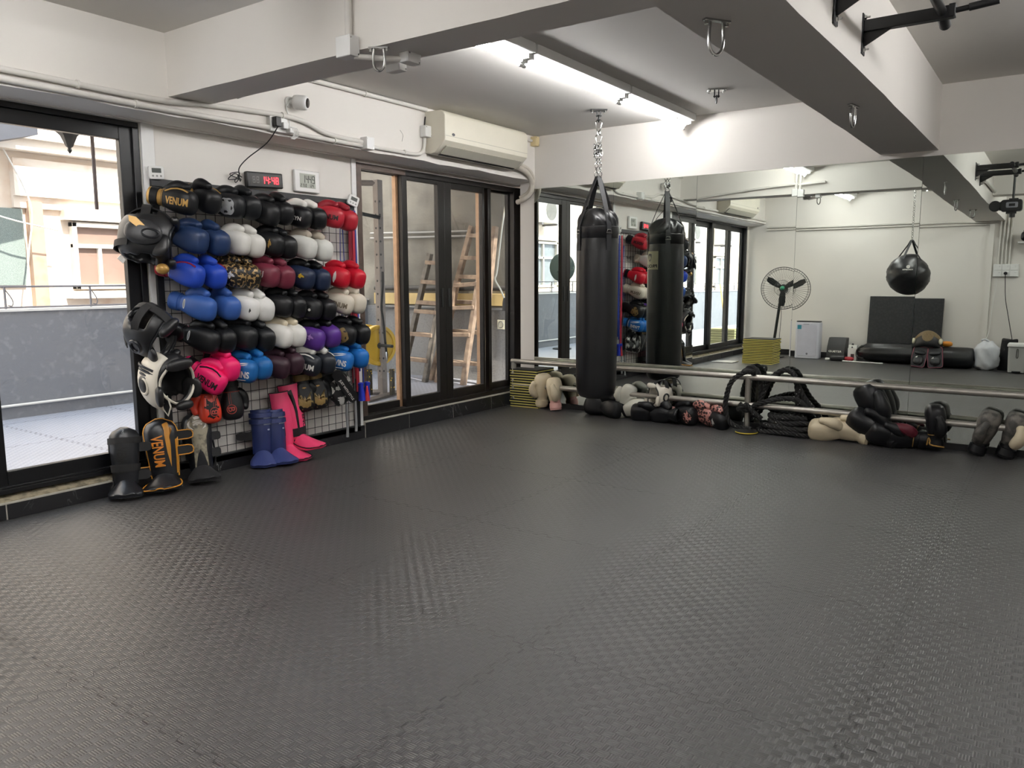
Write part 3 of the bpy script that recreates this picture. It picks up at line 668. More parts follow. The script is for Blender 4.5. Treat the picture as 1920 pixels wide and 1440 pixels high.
def glove_mesh(fy):
    if fy in _gm: return _gm[fy]
    d = {}; I = mat('glove_blank', '202020')
    b = MB(); b.loft([ring(*s_, fy=fy) for s_ in ST], False, True); d['mitt'] = b.mesh('mitt', I, 80)
    b = MB(); th = smooth_path([(0.100, .022, .045), (0.135, .030, .078), (0.175, .034, .094), (0.220, .024, .096), (0.252, .012, .084)], 4)
    rr = [.027 + .014 * math.sin(PI * min(1, (i + 2) / 14.0)) for i in range(len(th))]
    rr[0] *= .8; rr[-1] *= .55; rr[-2] *= .85
    b.tube([V((q.x, fy * q.y, q.z)) for q in th], rr, 16); d['thumb'] = b.mesh('thumb', I, 80)
    b = MB(); cf = [(.0, .053, .058, 0, 0), (.004, .056, .061, 0, 0), (.05, .051, .057, 0, 0), (.085, .049, .055, 0, 0), (.10, .050, .057, 0, 0)]
    b.loft([ring(*q, fy=fy, e=2.2) for q in cf] + [ring(q[0], q[1] - .012, q[2] - .012, 0, 0, fy=fy, e=2.2) for q in reversed(cf[:-1])], False, False); d['cuff'] = b.mesh('cuff', I, 60)
    b = MB(); sf = [(.018, .0535, .0585), (.020, .060, .065), (.044, .0585, .0635), (.068, .0565, .0615), (.070, .050, .056)]
    b.loft([ring(q[0], q[1], q[2], 0, 0, fy=fy, e=2.2) for q in sf], False, False); d['strap'] = b.mesh('strap', I, 50)
    b = MB(); pts = ring(.103, .053, .060, 0, 0, fy=fy, e=2.3); b.tube(pts, .0032, 6, closed=True); d['piping'] = b.mesh('piping', I, 80)
    _gm[fy] = d
    return d
def put_mesh(me, name, m, parent):
    o = bpy.data.objects.new(name, me); C.objects.link(o); o.parent = parent
    o.material_slots[0].link = 'OBJECT'; o.material_slots[0].material = m
    return o
def glove_text(par, s, size, u, v, fy, m, bold=0.03, width=None, name='lettering'):
    vs, fs = text2d(s, size, bold)
    if width:
        w0 = max(q[0] for q in vs) - min(q[0] for q in vs); vs = [(q[0] * width / w0, q[1]) for q in vs]
    b = MB(); sg = 1 if fy > 0 else -1
    # read from outside: for fy>0 the reader sees +x to the right, for fy<0 to the left
    b.add([side_pt(min(max(u + sg * a, .10), .319), v + c, fy) for a, c in vs], fs)
    return b.obj(name, m, par, ang=180, recalc=False)
def glove_patch(par, poly, fy, m, name='patch', off=0.0012, nr=4):
    """filled outline laid on the back of the hand; poly in (along, height)"""
    cx = sum(p[0] for p in poly) / len(poly); cz = sum(p[1] for p in poly) / len(poly)
    rings = [[side_pt(cx + (p[0] - cx) * k / nr, cz + (p[1] - cz) * k / nr, fy, off) for p in poly] for k in range(nr, 0, -1)]
    b = MB(); n = len(poly); vs = [q for r in rings for q in r] + [side_pt(cx, cz, fy, off)]; fs = []
    for i in range(nr - 1):
        for j in range(n): fs.append((i * n + j, i * n + (j + 1) % n, (i + 1) * n + (j + 1) % n, (i + 1) * n + j))
    for j in range(n): fs.append(((nr - 1) * n + j, (nr - 1) * n + (j + 1) % n, nr * n))
    b.add(vs, fs)
    return b.obj(name, m, par, ang=180, recalc=False)
def blob(cx, cz, rx, rz, seed, n=26, k=0.18):
    r = random.Random(seed); ph = [r.uniform(0, 6.28) for _ in range(4)]
    return [(cx + rx * math.cos(a) * (1 + k * math.sin(3 * a + ph[0]) + k * .6 * math.sin(7 * a + ph[1])), cz + rz * math.sin(a) * (1 + k * math.sin(4 * a + ph[2]) + k * .6 * math.sin(6 * a + ph[3]))) for a in [2 * PI * i / n for i in range(n)]]
def gm(col, rough=0.42, **k):
    return mat('leather_' + col, col, rough, var=0.10, bump=0.07, bscale=22, spec=0.35, **k)
FLORAL = mat('floral_leather', '15120F', 0.4, kind='voronoi', nscale=55, col2='A98A5A', lo=0.62, hi=0.66)
CAMO = mat('camo_leather', '1A1B1C', 0.45, nscale=16, col2='C9C9C4', lo=0.53, hi=0.55)
SKULL = mat('printed_leather', '2A1718', 0.4, kind='voronoi', nscale=45, col2='C48A80', lo=0.5, hi=0.55)
GOLD = mat('gold_print', 'B08A4A', 0.35, 0.3, var=0.15); SILV = mat('silver_print', 'A6A9AC', 0.4, var=0.2, nscale=40)
WHT = mat('white_print', 'E6E4DE', 0.5, var=0.03); BLKP = mat('black_print', '0B0B0C', 0.5); YELP = mat('yellow_print', 'D8B32A', 0.45); BRGOLD = mat('bronze_print', '8C7443', 0.45, var=0.25, nscale=50)
def M_(c): return c if not isinstance(c, str) else gm(c)
def glove(label, group, pos, ax, fy, cols, s=1.0, upv=(0, 0, 1), deco=None, name='boxing_glove', cat='boxing glove', rest=False):
    """cols: body, thumb, cuff, strap, piping; pos is where the fist centre sits"""
    R = frame(ax, upv)
    org = V(pos) - R @ V((0.20 * s, 0, 0.005 * s)) if not rest else V(pos)
    t = thing(name, label, cat, org, R, group)
    t.matrix_basis = Matrix.Translation(org) @ R.to_4x4() @ Matrix.Scale(s, 4)
    d = glove_mesh(fy)
    body = put_mesh(d['mitt'], 'mitt', M_(cols[0]), t); put_mesh(d['thumb'], 'thumb', M_(cols[1]), t)
    put_mesh(d['cuff'], 'cuff', M_(cols[2]), t); put_mesh(d['strap'], 'strap', M_(cols[3]), t)
    if cols[4]: put_mesh(d['piping'], 'piping', M_(cols[4]), t)
    if deco: deco(t, fy, body)
    return t
BK, BK2, NV, WH, CRM, MRN, RD, BL, RB, PK, PUR, DMR, BG = '0F1013', '15171A', '1F3358', 'DAD8D2', 'D9CDB4', '6E2A3A', 'B01A2A', '34579B', '2345B0', 'F2246E', '4E2A7C', '35202A', 'D3CBBB'
TB = '1C5F9F'
def dec_text(s, m, size=0.034, u=0.205, v=-0.012, w=None, both=True):
    if s == 'VENUM': u, w, size = 0.214, 0.160, size * 1.2
    def f(t, fy, body):
        glove_text(t, s, size, u, v, fy, m, width=w)
    return f
def dec_tiger(m, seed, holes=BLKP):
    def f(t, fy, body):
        glove_patch(t, blob(.225, -.012, .056, .060, seed, 34, .09), fy, m, 'animal_print')
        for i, (a, c, r, q) in enumerate(((.195, .026, .012, .007), (.245, .028, .012, .007), (.222, -.048, .014, .009), (.262, -.02, .006, .013), (.190, -.02, .005, .013))):
            glove_patch(t, blob(a, c, r, q, seed + i, 14, .25), fy, holes, 'print_mark', 0.0022, 2)
    return f
def dec_dot(m, u=.20, v=0.0, rx=.012, rz=.012, k=0.0, seed=3, nm='emblem'):
    def f(t, fy, body): glove_patch(t, blob(u, v, rx, rz, seed, 20, k), fy, m, nm, 0.0016, 2)
    return f
def dec_ell(t, fy, body):
    glove_patch(t, blob(.125, .005, .009, .034, 2, 24, 0), fy, WHT, 'oval_label', 0.002, 2); glove_patch(t, blob(.125, .005, .006, .028, 2, 24, 0), fy, M_('8E9499'), 'oval_label', 0.003, 2)
def dec_rim(m):
    def f(t, fy, body):
        b = MB(); b.tube([side_pt(q, w_, fy, 0.002) for q, w_ in ((.12, .045), (.16, .066), (.20, .074), (.24, .072), (.28, .060))], 0.006, 6); b.obj('top_panel', m, t)
    return f
def multi(*fs):
    def f(t, fy, body):
        for q in fs: q(t, fy, body)
    return f
def dec_twins(t, fy, body):
    glove_text(t, 'TWINS', 0.050, .218, -.022, fy, WHT, 0.03, width=.150)
    for k in range(2): glove_patch(t, [(.13, .018 + .016 * k), (.19, .026 + .016 * k), (.25, .044 + .012 * k), (.275, .056 + .008 * k), (.24, .049 + .012 * k), (.19, .034 + .016 * k), (.15, .026 + .014 * k)], fy, WHT, 'stripe', .0018, 2)
    b = MB(); b.tube([side_pt(q, -.068 + .01 * abs(q - .21) / .1, fy, 0.002) for q in (.12, .15, .18, .21, .24, .27)], 0.003, 6); b.obj('trim_line', WHT, t)
P = lambda body, **k: (body, k.get('th', body), k.get('cf', body), k.get('st', body), k.get('pp'))
ROWS = [
 ('top row', [
  ('black glove with gold lettering', P(BK, th=BK, cf=GOLD, st=BK, pp=GOLD), multi(dec_text('VENUM', GOLD, .042, .205, -.010, .15), dec_rim(GOLD)), (-3.640, 1.682), (-3.462, 1.705)),
  ('black glove with silver animal print', P(BK2, cf=BK), dec_tiger(SILV, 5), (-3.322, 1.682), (-3.185, 1.690)),
  ('plain matt black glove', P(BK), None, (-3.058, 1.655), (-2.930, 1.670)),
  ('black glove with white thumb patch', P(BK, th=WHT), dec_text('LYN', WHT, .030, .235, -.02), (-2.795, 1.650), (-2.655, 1.650)),
  ('dark red glove with black lettering', P('A3212F', cf=BK, st=BK, th='8A1C2A'), dec_text('VENUM', BLKP, .034, .195, -.010, .135), (-2.512, 1.665), (-2.372, 1.655))]),
 ('second row', [
  ('navy blue glove', P(NV), None, (-3.588, 1.470), (-3.425, 1.465)),
  ('off white glove', P(WH, th=WH, cf=CRM), None, (-3.290, 1.462), (-3.165, 1.455)),
  ('black glove with small gold emblem', P(BK), dec_dot(GOLD, .24, .0, .012, .026, .35), (-3.035, 1.462), (-2.918, 1.452)),
  ('white glove with beige thumb', P('D6D6D0', th='B9AFA0', cf=BG, st=BG), None, (-2.768, 1.452), (-2.612, 1.440))]),
 ('third row', [
  ('royal blue glove with red cuff', P(RB, th=RB, cf=RD, st='8E2036', pp=WHT), dec_rim(M_('8E2036')), (-3.620, 1.268), (-3.455, 1.265)),
  ('black glove with gold floral print', P(FLORAL, th=FLORAL, cf=BK, st=BK), dec_dot(WHT, .235, 0, .022, .018, .5, nm='white_script'), (-3.330, 1.265), (-3.210, 1.265)),
  ('maroon glove with white block letters', P(MRN), dec_text('HRU', WHT, .050, .20, .0, .075), (-3.085, 1.266), (-2.945, 1.262)),
  ('dark navy glove with yellow emblem', P('1C2740', cf=BK, th=BK), dec_dot(YELP, .235, .012, .022, .014, .4), (-2.795, 1.252), (-2.640, 1.242)),
  ('bright red glove', P('B8142A', cf='B8142A', st=BK), dec_dot(WHT, .215, -.005, .014, .045, .1, nm='white_badge'), (-2.470, 1.252), (-2.310, 1.250))]),
 ('fourth row', [
  ('mid blue glove', P(BL), dec_ell, (-3.555, 1.072), (-3.370, 1.075)),
  ('bright white glove', P('E2E1DD', cf=BG), dec_dot(BLKP, .285, -.005, .006, .014, .3), (-3.252, 1.062), (-3.118, 1.060)),
  ('large plain black glove', P(BK), None, (-2.985, 1.068), (-2.862, 1.065)),
  ('black glove with white dot', P(BK), dec_dot(WHT, .25, -.018, .011, .011), (-2.738, 1.045), (-2.598, 1.040)),
  ('beige glove with dark lettering', P(BG, th=BG, cf=BG), dec_text('VENUM', mat('taupe_print', '6E6250', 0.5), .036, .20, -.010, .135), (-2.445, 1.068), (-2.310, 1.072))]),
 ('fifth row', [
  ('black glove with white oval label', P(BK), dec_ell, (-3.540, .880), (-3.412, .880)),
  ('smooth black glove', P(BK2), None, (-3.278, .880), (-3.128, .870)),
  ('white glove with cream thumb', P('E2E0DA', th=CRM, cf=BG), None, (-2.998, .872), (-2.872, .875)),
  ('purple glove with black top', P(PUR, th=BK, cf=BK, st=BK), dec_dot(mat('lilac_print', 'B48BD0', 0.5), .23, .012, .018, .016, .6), (-2.728, .838), (-2.568, .852)),
  ('black glove with bronze animal print', P(BK, th=BK), dec_tiger(BRGOLD, 9), (-2.432, .850), (-2.285, .850))]),
 ('sixth row', [
  ('hot pink glove', P(PK, cf=PK, st=BK, pp=BLKP), multi(dec_text('VENUM', BLKP, .040, .200, -.018, .15), dec_rim(BLKP)), (-3.505, .640), (-3.395, .705)),
  ('metallic blue glove with white lettering', P(TB, th='2270B8', cf='17365F', pp=WHT), dec_twins, (-3.285, .672), (-3.155, .688)),
  ('dark plum glove', P(DMR), None, (-3.030, .672), (-2.895, .690)),
  ('charcoal glove with white lettering', P('20242B', th=WHT, cf=BK), multi(dec_text('VENUM', WHT, .038, .20, -.012, .14), dec_rim(WHT)), (-2.768, .665), (-2.625, .668)),
  ('metallic blue glove', P('1D66B0', th='2E7CC6', cf='17365F', pp=WHT), dec_twins, (-2.465, .665), (-2.300, .675))]),
]
ORD = ['first', 'second', 'third', 'fourth', 'fifth']
HOOK = MB()
for rn, pairs in ROWS:
    for i, (desc, cols, deco, pa, pb) in enumerate(pairs):
        rnd = random.Random(hash_ := sum(map(ord, rn + desc)))
        s = 0.87 + rnd.uniform(-.03, .03)
        for side, pp, fy in (('left', pa, 1), ('right', pb, -1)):
            if fy > 0: ax = (0.84, 0.46 + rnd.uniform(-.08, .08), -0.20 + rnd.uniform(-.07, .05))
            else: ax = (0.95, -0.04 + rnd.uniform(-.06, .06), -0.26 + rnd.uniform(-.06, .06))
            if 'pink' in desc and fy > 0: ax = (0.72, 0.45, -0.52)
            lab = '%s, %s of the %s pair in the rack %s' % (desc, side, ORD[i], rn)
            glove(lab, 'boxing gloves on the rack, ' + rn, (0.205, pp[0], pp[1]), ax, fy, cols, s, (rnd.uniform(-.1, .1), rnd.uniform(-.08, .08), 1), deco)
            bb = MB(); yy, zz = pp[0] + 2.9 - 0.03 * (1 if fy > 0 else 0), pp[1] - 0.11 + 0.065
            bb.tube([(0.026, yy, zz), (0.085, yy, zz - 0.002), (0.095, yy, zz + 0.012)], 0.003, 6); bb.obj('hook', BLKMET, rack)
# lower rack: gloves hanging by the cuff, fingers down
def hang(label, pos, cols, deco, tilt=(0, 0), s=1.0, fy=1, yawv=(1, -.35, 0), cat='boxing glove'):
    """fist down; back of hand turned to the room"""
    ax = V((tilt[0], tilt[1], -1)); back = V(yawv)
    # local -Y*fy should face 'back'; local Z = X x Y
    x = ax.normalized(); y = (-back * fy); y = (y - x * y.dot(x)).normalized(); z = x.cross(y)
    t = thing('boxing_glove', label, cat, pos, Matrix((x, y, z)).transposed(), 'gloves hanging by the cuff')
    t.matrix_basis = t.matrix_basis @ Matrix.Scale(s, 4)
    d = glove_mesh(fy)
    body = put_mesh(d['mitt'], 'mitt', M_(cols[0]), t); put_mesh(d['thumb'], 'thumb', M_(cols[1]), t); put_mesh(d['cuff'], 'cuff', M_(cols[2]), t); put_mesh(d['strap'], 'strap', M_(cols[3]), t)
    if cols[4]: put_mesh(d['piping'], 'piping', M_(cols[4]), t)
    if deco: deco(t, fy, body)
    return t
ORNG = mat('orange_red', 'D8402A', 0.35); REDP = mat('red_print', 'A83A30', 0.45)
def dec_b(t, fy, body):
    glove_text(t, 'B', .05, .235, -.02, fy, REDP, .01); glove_patch_ring(t, fy, .235, -.02, .034, REDP)
    b = MB()
    for q in (-.03, -.015): b.tube([side_pt(u, q, fy, .001) for u in (.11, .14, .17, .195)], .0018, 5)
    b.obj('red_stitching', REDP, t)
def glove_patch_ring(t, fy, u, v, r, m):
    b = MB(); b.tube([side_pt(u + r * math.cos(a), v + r * math.sin(a), fy, .001) for a in [2 * PI * k / 24 for k in range(24)]], .003, 6, closed=True); b.obj('ring_emblem', m, t)
def dec_claw(t, fy, body):
    glove_patch(t, [(.15, -.06), (.20, -.050), (.175, -.035), (.235, -.022), (.19, -.008), (.245, .006), (.20, .022), (.23, .038), (.16, .05), (.25, .058), (.295, .04), (.312, 0), (.30, -.04), (.26, -.064), (.20, -.072)], fy, BRGOLD, 'gold_claws', .0014, 3)
    glove_patch(t, blob(.125, .0, .006, .016, 4, 14, .2), fy, GOLD, 'badge', .0016, 2)
hang('black glove with orange red thumb hanging by its cuff', (0.115, -3.462, 0.600), P(ORNG, th=ORNG, cf=BK, st=BK, pp=REDP), multi(lambda t, fy, b_: glove_patch(t, [(.11, -.045), (.2, -.06), (.28, -.055), (.31, -.01), (.29, .04), (.2, .055), (.11, .045)], fy, M_(BK), 'black_panel', .0008, 4), dec_b), (0.12, -.10), 0.80, -1, (1, -.25, 0.1))
hang('black glove with red ring emblem hanging beside its orange thumbed mate', (0.115, -3.310, 0.605), P(BK, th=BK, cf=BK, st=BK, pp=REDP), dec_b, (0.10, .02), .82, 1, (1, -.5, 0.1))
hang('black glove with gold claw print, left of two hanging under the rack', (0.115, -2.745, 0.588), P(BK, cf=BK, st=BRGOLD), dec_claw, (0.10, .06), .86, 1, (1, -.5, 0.1))
hang('black glove with gold claw print, right of two hanging under the rack', (0.115, -2.630, 0.590), P(BK, cf=BK, st=BRGOLD), dec_claw, (0.12, .10), .86, 1, (1, -.5, 0.1))
def dec_jw(t, fy, body): glove_text(t, 'JUST WITH STYLE', .024, .2, .0, fy, WHT, .02, width=.20)
hang('camouflage glove with black strap, tilted in front of its mate', (0.12, -2.545, 0.572), P(CAMO, th=CAMO, cf=BK, st=BK), None, (0.15, .75), .9, 1, (1, -.5, 0.1))
hang('camouflage glove partly behind its tilted mate', (0.075, -2.475, 0.60), P(CAMO, th=CAMO, cf=CAMO, st=CAMO), None, (0.1, .6), .9, 1, (1, -.5, 0.1))
t = thing('glove_strap', 'black velcro strap with white lettering over the camouflage gloves', 'strap', (0.25, -2.53, 0.56))
x = V((0, .62, -.78)).normalized(); nrm = V((.86, -.42, -.2)); nrm = (nrm - x * nrm.dot(x)).normalized(); y = nrm.cross(x)
Mx = Matrix((x, y, nrm)).transposed().to_4x4()
b = MB(); b.prism(rrect(.30, .075, .03), .008, Mx @ Matrix.Translation((.12, 0, -.008))); b.obj('band', BLKPL, t, bevel=.002)
flat_text('JUST WITH STYLE', .022, Mx @ Matrix.Translation((.15, -.01, .001)), WHT, t, width=.20)
# ================================================================ SHIN GUARDS
def shin_guard(label, base, lean, face, H, wt, wb, shell, foot, trim, strap, group, deco=None, foot_len=0.15, foot_dir=None, roundtop=True, straps=((.28, 1), (.12, 1)), flap=0.06):
    """upright shin guard: local z up the shin, local +X is the front; base on floor at the instep hinge"""
    fx = V((math.cos(face), math.sin(face), 0)); zz = V((lean[0], lean[1], 1)).normalized()
    y = zz.cross(fx).normalized(); x = y.cross(zz)
    t = thing('shin_guard', label, 'shin guard', base, Matrix((x, y, zz)).transposed(), group)
    z0 = 0.075; rings = []; n = 15
    def shellpt(u, a, off=0.0):
        """u 0..1 up the shin, a -1..1 across"""
        wd = wb + (wt - wb) * min(1, u * 1.25) * (1.0 if u < .8 else 1.0); 
        if roundtop and u > .72: wd *= math.sqrt(max(0.0, 1 - ((u - .72) / .285) ** 2.6)) * .999 + .001
        ang = a * 1.25; r = wd / 2
        return V((r * math.cos(ang) * 0.85 - r * .35 + off * math.cos(ang) + .012 * math.sin(u * PI), r * 1.06 * math.sin(ang) + off * math.sin(ang), z0 + (H - z0) * u))
    outer = [[shellpt(u / 14, -1 + 2 * j / (n - 1)) for j in range(n)] for u in range(15)]
    b = MB()
    for u in range(15):
        o_ = outer[u]; inn = [shellpt(u / 14, -1 + 2 * j / (n - 1), -0.022) for j in range(n - 1, -1, -1)]
        rings.append(o_ + inn)
    b.loft(rings); b.obj('shell', shell, t, ang=60)
    if trim is not None:
        b = MB(); edge = [outer[u][0] for u in range(15)] + outer[14][1:-1] + [outer[u][-1] for u in range(14, -1, -1)]
        b.tube(edge, .004, 6); b.obj('edge_piping', trim, t)
    # instep pad running out over the floor
    fd = foot_dir or 0.0; rings = []
    for k in range(9):
        q = k / 8; x0 = 0.03 + foot_len * q; zc = 0.085 * (1 - q) ** 1.3 + .012; ww = (wb * .55) * (1 + .25 * math.sin(q * PI)) * (1 if q < .75 else math.sqrt(max(.03, 1 - ((q - .75) / .26) ** 2)))
        top = [V((x0 - .02 * abs(a) ** 2, ww * a * 1.05 + fd * x0, zc * (1 - .55 * a * a) + .012 - .004)) for a in [-1 + 2 * j / 10 for j in range(11)]]
        bot = [V((v_.x - .01, v_.y, max(.001, v_.z - .018))) for v_ in reversed(top)]
        rings.append(top + bot)
    b = MB(); b.loft(rings); b.obj('instep_pad', foot, t, ang=60)
    if trim is not None:
        b = MB(); b.tube([r[0] for r in rings] + [rings[-1][j] for j in range(1, 10)] + [r[10] for r in reversed(rings)], .004, 6); b.obj('edge_piping', trim, t)
    for zs, sd in straps:
        u = (zs - z0) / (H - z0); L = shellpt(u, -1); Rr = shellpt(u, 1)
        path = smooth_path([L, L + V((-.045, -.004, 0)), V((-.075 - wt * .25, 0, L.z)), Rr + V((-.045, .004, 0)), Rr], 5)
        b = MB(); b.loft([[p + V((0, 0, -.025)), p + V((0, 0, .025)), p + V((.004, 0, .025)), p + V((.004, 0, -.025))] for p in path]); b.obj('strap', strap, t)
        if flap:
            b = MB(); p0 = Rr if sd > 0 else L; d_ = V((-.02, sd * 1.0, 0)).normalized()
            b.loft([[p0 + d_ * q + V((-.004, 0, -h_)), p0 + d_ * q + V((-.004, 0, h_)), p0 + d_ * q + V((.004, 0, h_)), p0 + d_ * q + V((.004, 0, -h_))] for q, h_ in ((-.02, .026), (flap * .7, .026), (flap * .95, .02), (flap, .008))]); fo = b.obj('strap', strap, t)
            if trim is not None:
                b = MB(); b.tube([p0 + d_ * q + V((.004, 0, h_)) for q, h_ in ((0, .027), (flap * .7, .027), (flap * .95, .02), (flap + .002, 0), (flap * .95, -.02), (flap * .7, -.027), (0, -.027))], .0035, 6); b.obj('edge_piping', trim, t)
    if deco: deco(t, shellpt, H, z0)
    return t
def shell_text(t, sp, s, size, u0, a0, m, width, ang, down=True, half=.06, bold=.02):
    """lettering running down the shin"""
    vs, fs = text2d(s, size, bold); w0 = max(q[0] for q in vs) - min(q[0] for q in vs)
    out = []
    for q in vs:
        l = q[0] * width / w0
        out.append(sp(u0 - l / .38, a0 + q[1] / half, .0025))
    b = MB(); b.add(out, fs); return b.obj('lettering', m, t, ang=180, recalc=False)
def shell_poly(t, sp, poly, m, nm='panel', off=.0022):
    n = len(poly); cu = sum(p[0] for p in poly) / n; ca = sum(p[1] for p in poly) / n; nr = 4
    vs = [sp(cu + (p[0] - cu) * k / nr, ca + (p[1] - ca) * k / nr, off) for k in range(nr, 0, -1) for p in poly] + [sp(cu, ca, off)]; fs = []
    for i in range(nr - 1):
        for j in range(n): fs.append((i * n + j, i * n + (j + 1) % n, (i + 1) * n + (j + 1) % n, (i + 1) * n + j))
    for j in range(n): fs.append(((nr - 1) * n + j, (nr - 1) * n + (j + 1) % n, nr * n))
    b = MB(); b.add(vs, fs); return b.obj(nm, m, t, ang=180, recalc=False)
AMB = mat('amber_trim', 'D0902F', 0.4); AMBP = mat('amber_print', 'C98A2C', 0.38, var=0.2); WORN = mat('worn_leather', '9A937F', 0.55, nscale=30, col2='5E5A50', lo=.45, hi=.65)
BKG = mat('black_gloss_leather', '191B20', 0.3, var=.15, nscale=20); BKS = mat('black_strap', '121214', 0.75)
def d_v(t, sp, H, z0):
    shell_text(t, sp, 'VENUM', .030, .42, -.10, mat('dark_emboss', '08090B', .5), .17, 0)
    shell_text(t, sp, 'SNO', .008, .92, .0, SILV, .03, 0)
    for u, h_ in ((.76, .022), (.28, .026)):
        b = MB(); b.loft([[sp(u - h_ / .4, a, .006), sp(u + h_ / .4, a, .006), sp(u + h_ / .4, a, -.004), sp(u - h_ / .4, a, -.004)] for a in [-1.05 + 2.1 * j / 12 for j in range(13)]])
        b.obj('strap', BKS, t)
shin_guard('plain black shin guard leaning on the black door frame, leftmost of three', (0.125, -4.02, 0), (-.16, .10), -0.62, .40, .165, .125, BKG, BKG, None, BKS, 'shin guards leaning below the rack', d_v, .10)
def d_o(t, sp, H, z0):
    shell_text(t, sp, 'VENUM', .034, .45, -.22, mat('orange_print', 'D5822C', .4), .20, 0)
    shell_poly(t, sp, [(.90, .12), (.93, .45), (.80, .55), (.72, .42), (.50, .42), (.16, .38), (.42, .22), (.66, .16)], AMBP, 'amber_bolt')
    shell_poly(t, sp, [(.62, .70), (.64, .90), (.30, .92), (.06, .98), (.04, .72), (.30, .74)], AMBP, 'amber_bolt')
shin_guard('black and amber shin guard with orange lettering, middle of three', (0.165, -3.80, 0), (-.20, .05), -0.50, .42, .185, .145, BKG, BKG, AMB, BKS, 'shin guards leaning below the rack', d_o, .14, foot_dir=-.25, straps=((.31, 1), (.22, 1), (.12, -1)), flap=.085)
def d_w(t, sp, H, z0):
    shell_poly(t, sp, [(.95, -.18), (.97, .2), (.86, .55), (.70, .6), (.55, .42), (.30, .40), (.05, .48), (.02, -.45), (.30, -.38), (.55, -.40), (.72, -.6), (.86, -.5)], WORN, 'worn_panel')
    shell_text(t, sp, 'KING', .030, .80, 0.02, WHT, .03, 0)
    shell_poly(t, sp, [(.90, -.2), (.92, 0), (.90, .2), (.87, .12), (.86, -.12)], WHT, 'crown_print', .003)
    for sgn in (-1, 1): shell_poly(t, sp, [(.86, sgn * .35), (.80, sgn * .52), (.72, sgn * .45), (.68, sgn * .2), (.71, sgn * .38), (.80, sgn * .44)], WHT, 'wreath_print', .003)
shin_guard('worn grey panelled black shin guard, rightmost of three on the floor', (0.17, -3.565, 0), (-.22, .06), -0.45, .43, .175, .13, BKG, mat('black_dusty', '232325', .6), None, BKS, 'shin guards leaning below the rack', d_w, .13, straps=((.27, 1), (.17, 1)), flap=.05)
pipe('loose_strap', [(0.10, -3.49, 0.30), (0.08, -3.44, 0.27), (0.08, -3.42, 0.18), (0.10, -3.43, 0.09), (0.11, -3.46, 0.05)], .006, 'loose black strap beside the worn grey shin guard', 'strap', BKS)
NAVY = mat('navy_leather', '202C5C', .45, var=.12, bump=.05, bscale=20); NAVYF = mat('navy_pad', '323E74', .55, var=.1)
PINKM = mat('pink_leather', 'EE4A78', .42, var=.06)
def d_n(t, sp, H, z0):
    for u, a0, a1 in ((.80, .15, .95), (.66, .15, .95)): shell_poly(t, sp, [(u, a0), (u, (a0 + a1) / 2), (u, a1), (u + .045, a1), (u + .045, (a0 + a1) / 2), (u + .045, a0)], mat('pale_patch', 'B9C0CE', .5), 'pale_patch')
    shell_poly(t, sp, [(.55 + .02 * math.cos(k), .55 + .13 * math.sin(k)) for k in [2 * PI * j / 14 for j in range(14)]], mat('pale_patch', 'B9C0CE', .5), 'round_logo')
    for u in (.74, .88):
        b = MB(); b.loft([[sp(u - .05, a, .012), sp(u + .05, a, .012), sp(u + .06, a, -.004), sp(u - .06, a, -.004)] for a in [-1 + 2 * j / 12 for j in range(13)]])
        b.obj('padding', NAVY, t, ang=60)
shin_guard('navy blue shin guard standing on the floor, front one of the pair', (0.155, -2.985, 0), (-.12, .02), -0.35, .36, .125, .115, NAVY, NAVYF, None, BKS, 'navy shin guards', d_n, .15, foot_dir=.12, straps=((.2, -1),), flap=.0, roundtop=False)
shin_guard('navy blue shin guard on the floor, tucked behind its mate', (0.115, -3.085, 0), (-.06, .04), -0.55, .37, .13, .12, NAVY, NAVYF, None, BKS, 'navy shin guards', d_n, .13, straps=((.2, -1),), flap=.10, roundtop=False)
def d_p(t, sp, H, z0):
    shell_poly(t, sp, [(.88, -.35), (.90, -.05), (.70, .05), (.50, .10), (.05, .05), (.05, -.12), (.50, -.10), (.66, -.15)], BLKP, 'black_bolt')
    shell_text(t, sp, 'VENUM', .024, .30, .62, BLKP, .16, 0)
    b = MB(); u = .12
    b.loft([[sp(u - .07, a, .005), sp(u + .08, a, .005), sp(u + .08, a, -.004), sp(u - .07, a, -.004)] for a in [-1.05 + 2.1 * j / 12 for j in range(13)]]); b.obj('strap', BKS, t)
shin_guard('hot pink shin guard with black bolt, front one of its pair', (0.145, -2.785, 0.06), (-.12, -.10), -0.30, .46, .155, .105, PINKM, PINKM, BLKP, BKS, 'pink shin guards', d_p, .17, foot_dir=.35, straps=((.15, 1),), flap=0, roundtop=False)
shin_guard('hot pink shin guard behind its mate with the black bolt', (0.115, -2.875, 0.0), (-.06, -.06), -0.25, .47, .15, .11, PINKM, PINKM, BLKP, BKS, 'pink shin guards', None, .16, foot_dir=.25, straps=((.2, 1),), flap=0, roundtop=False)
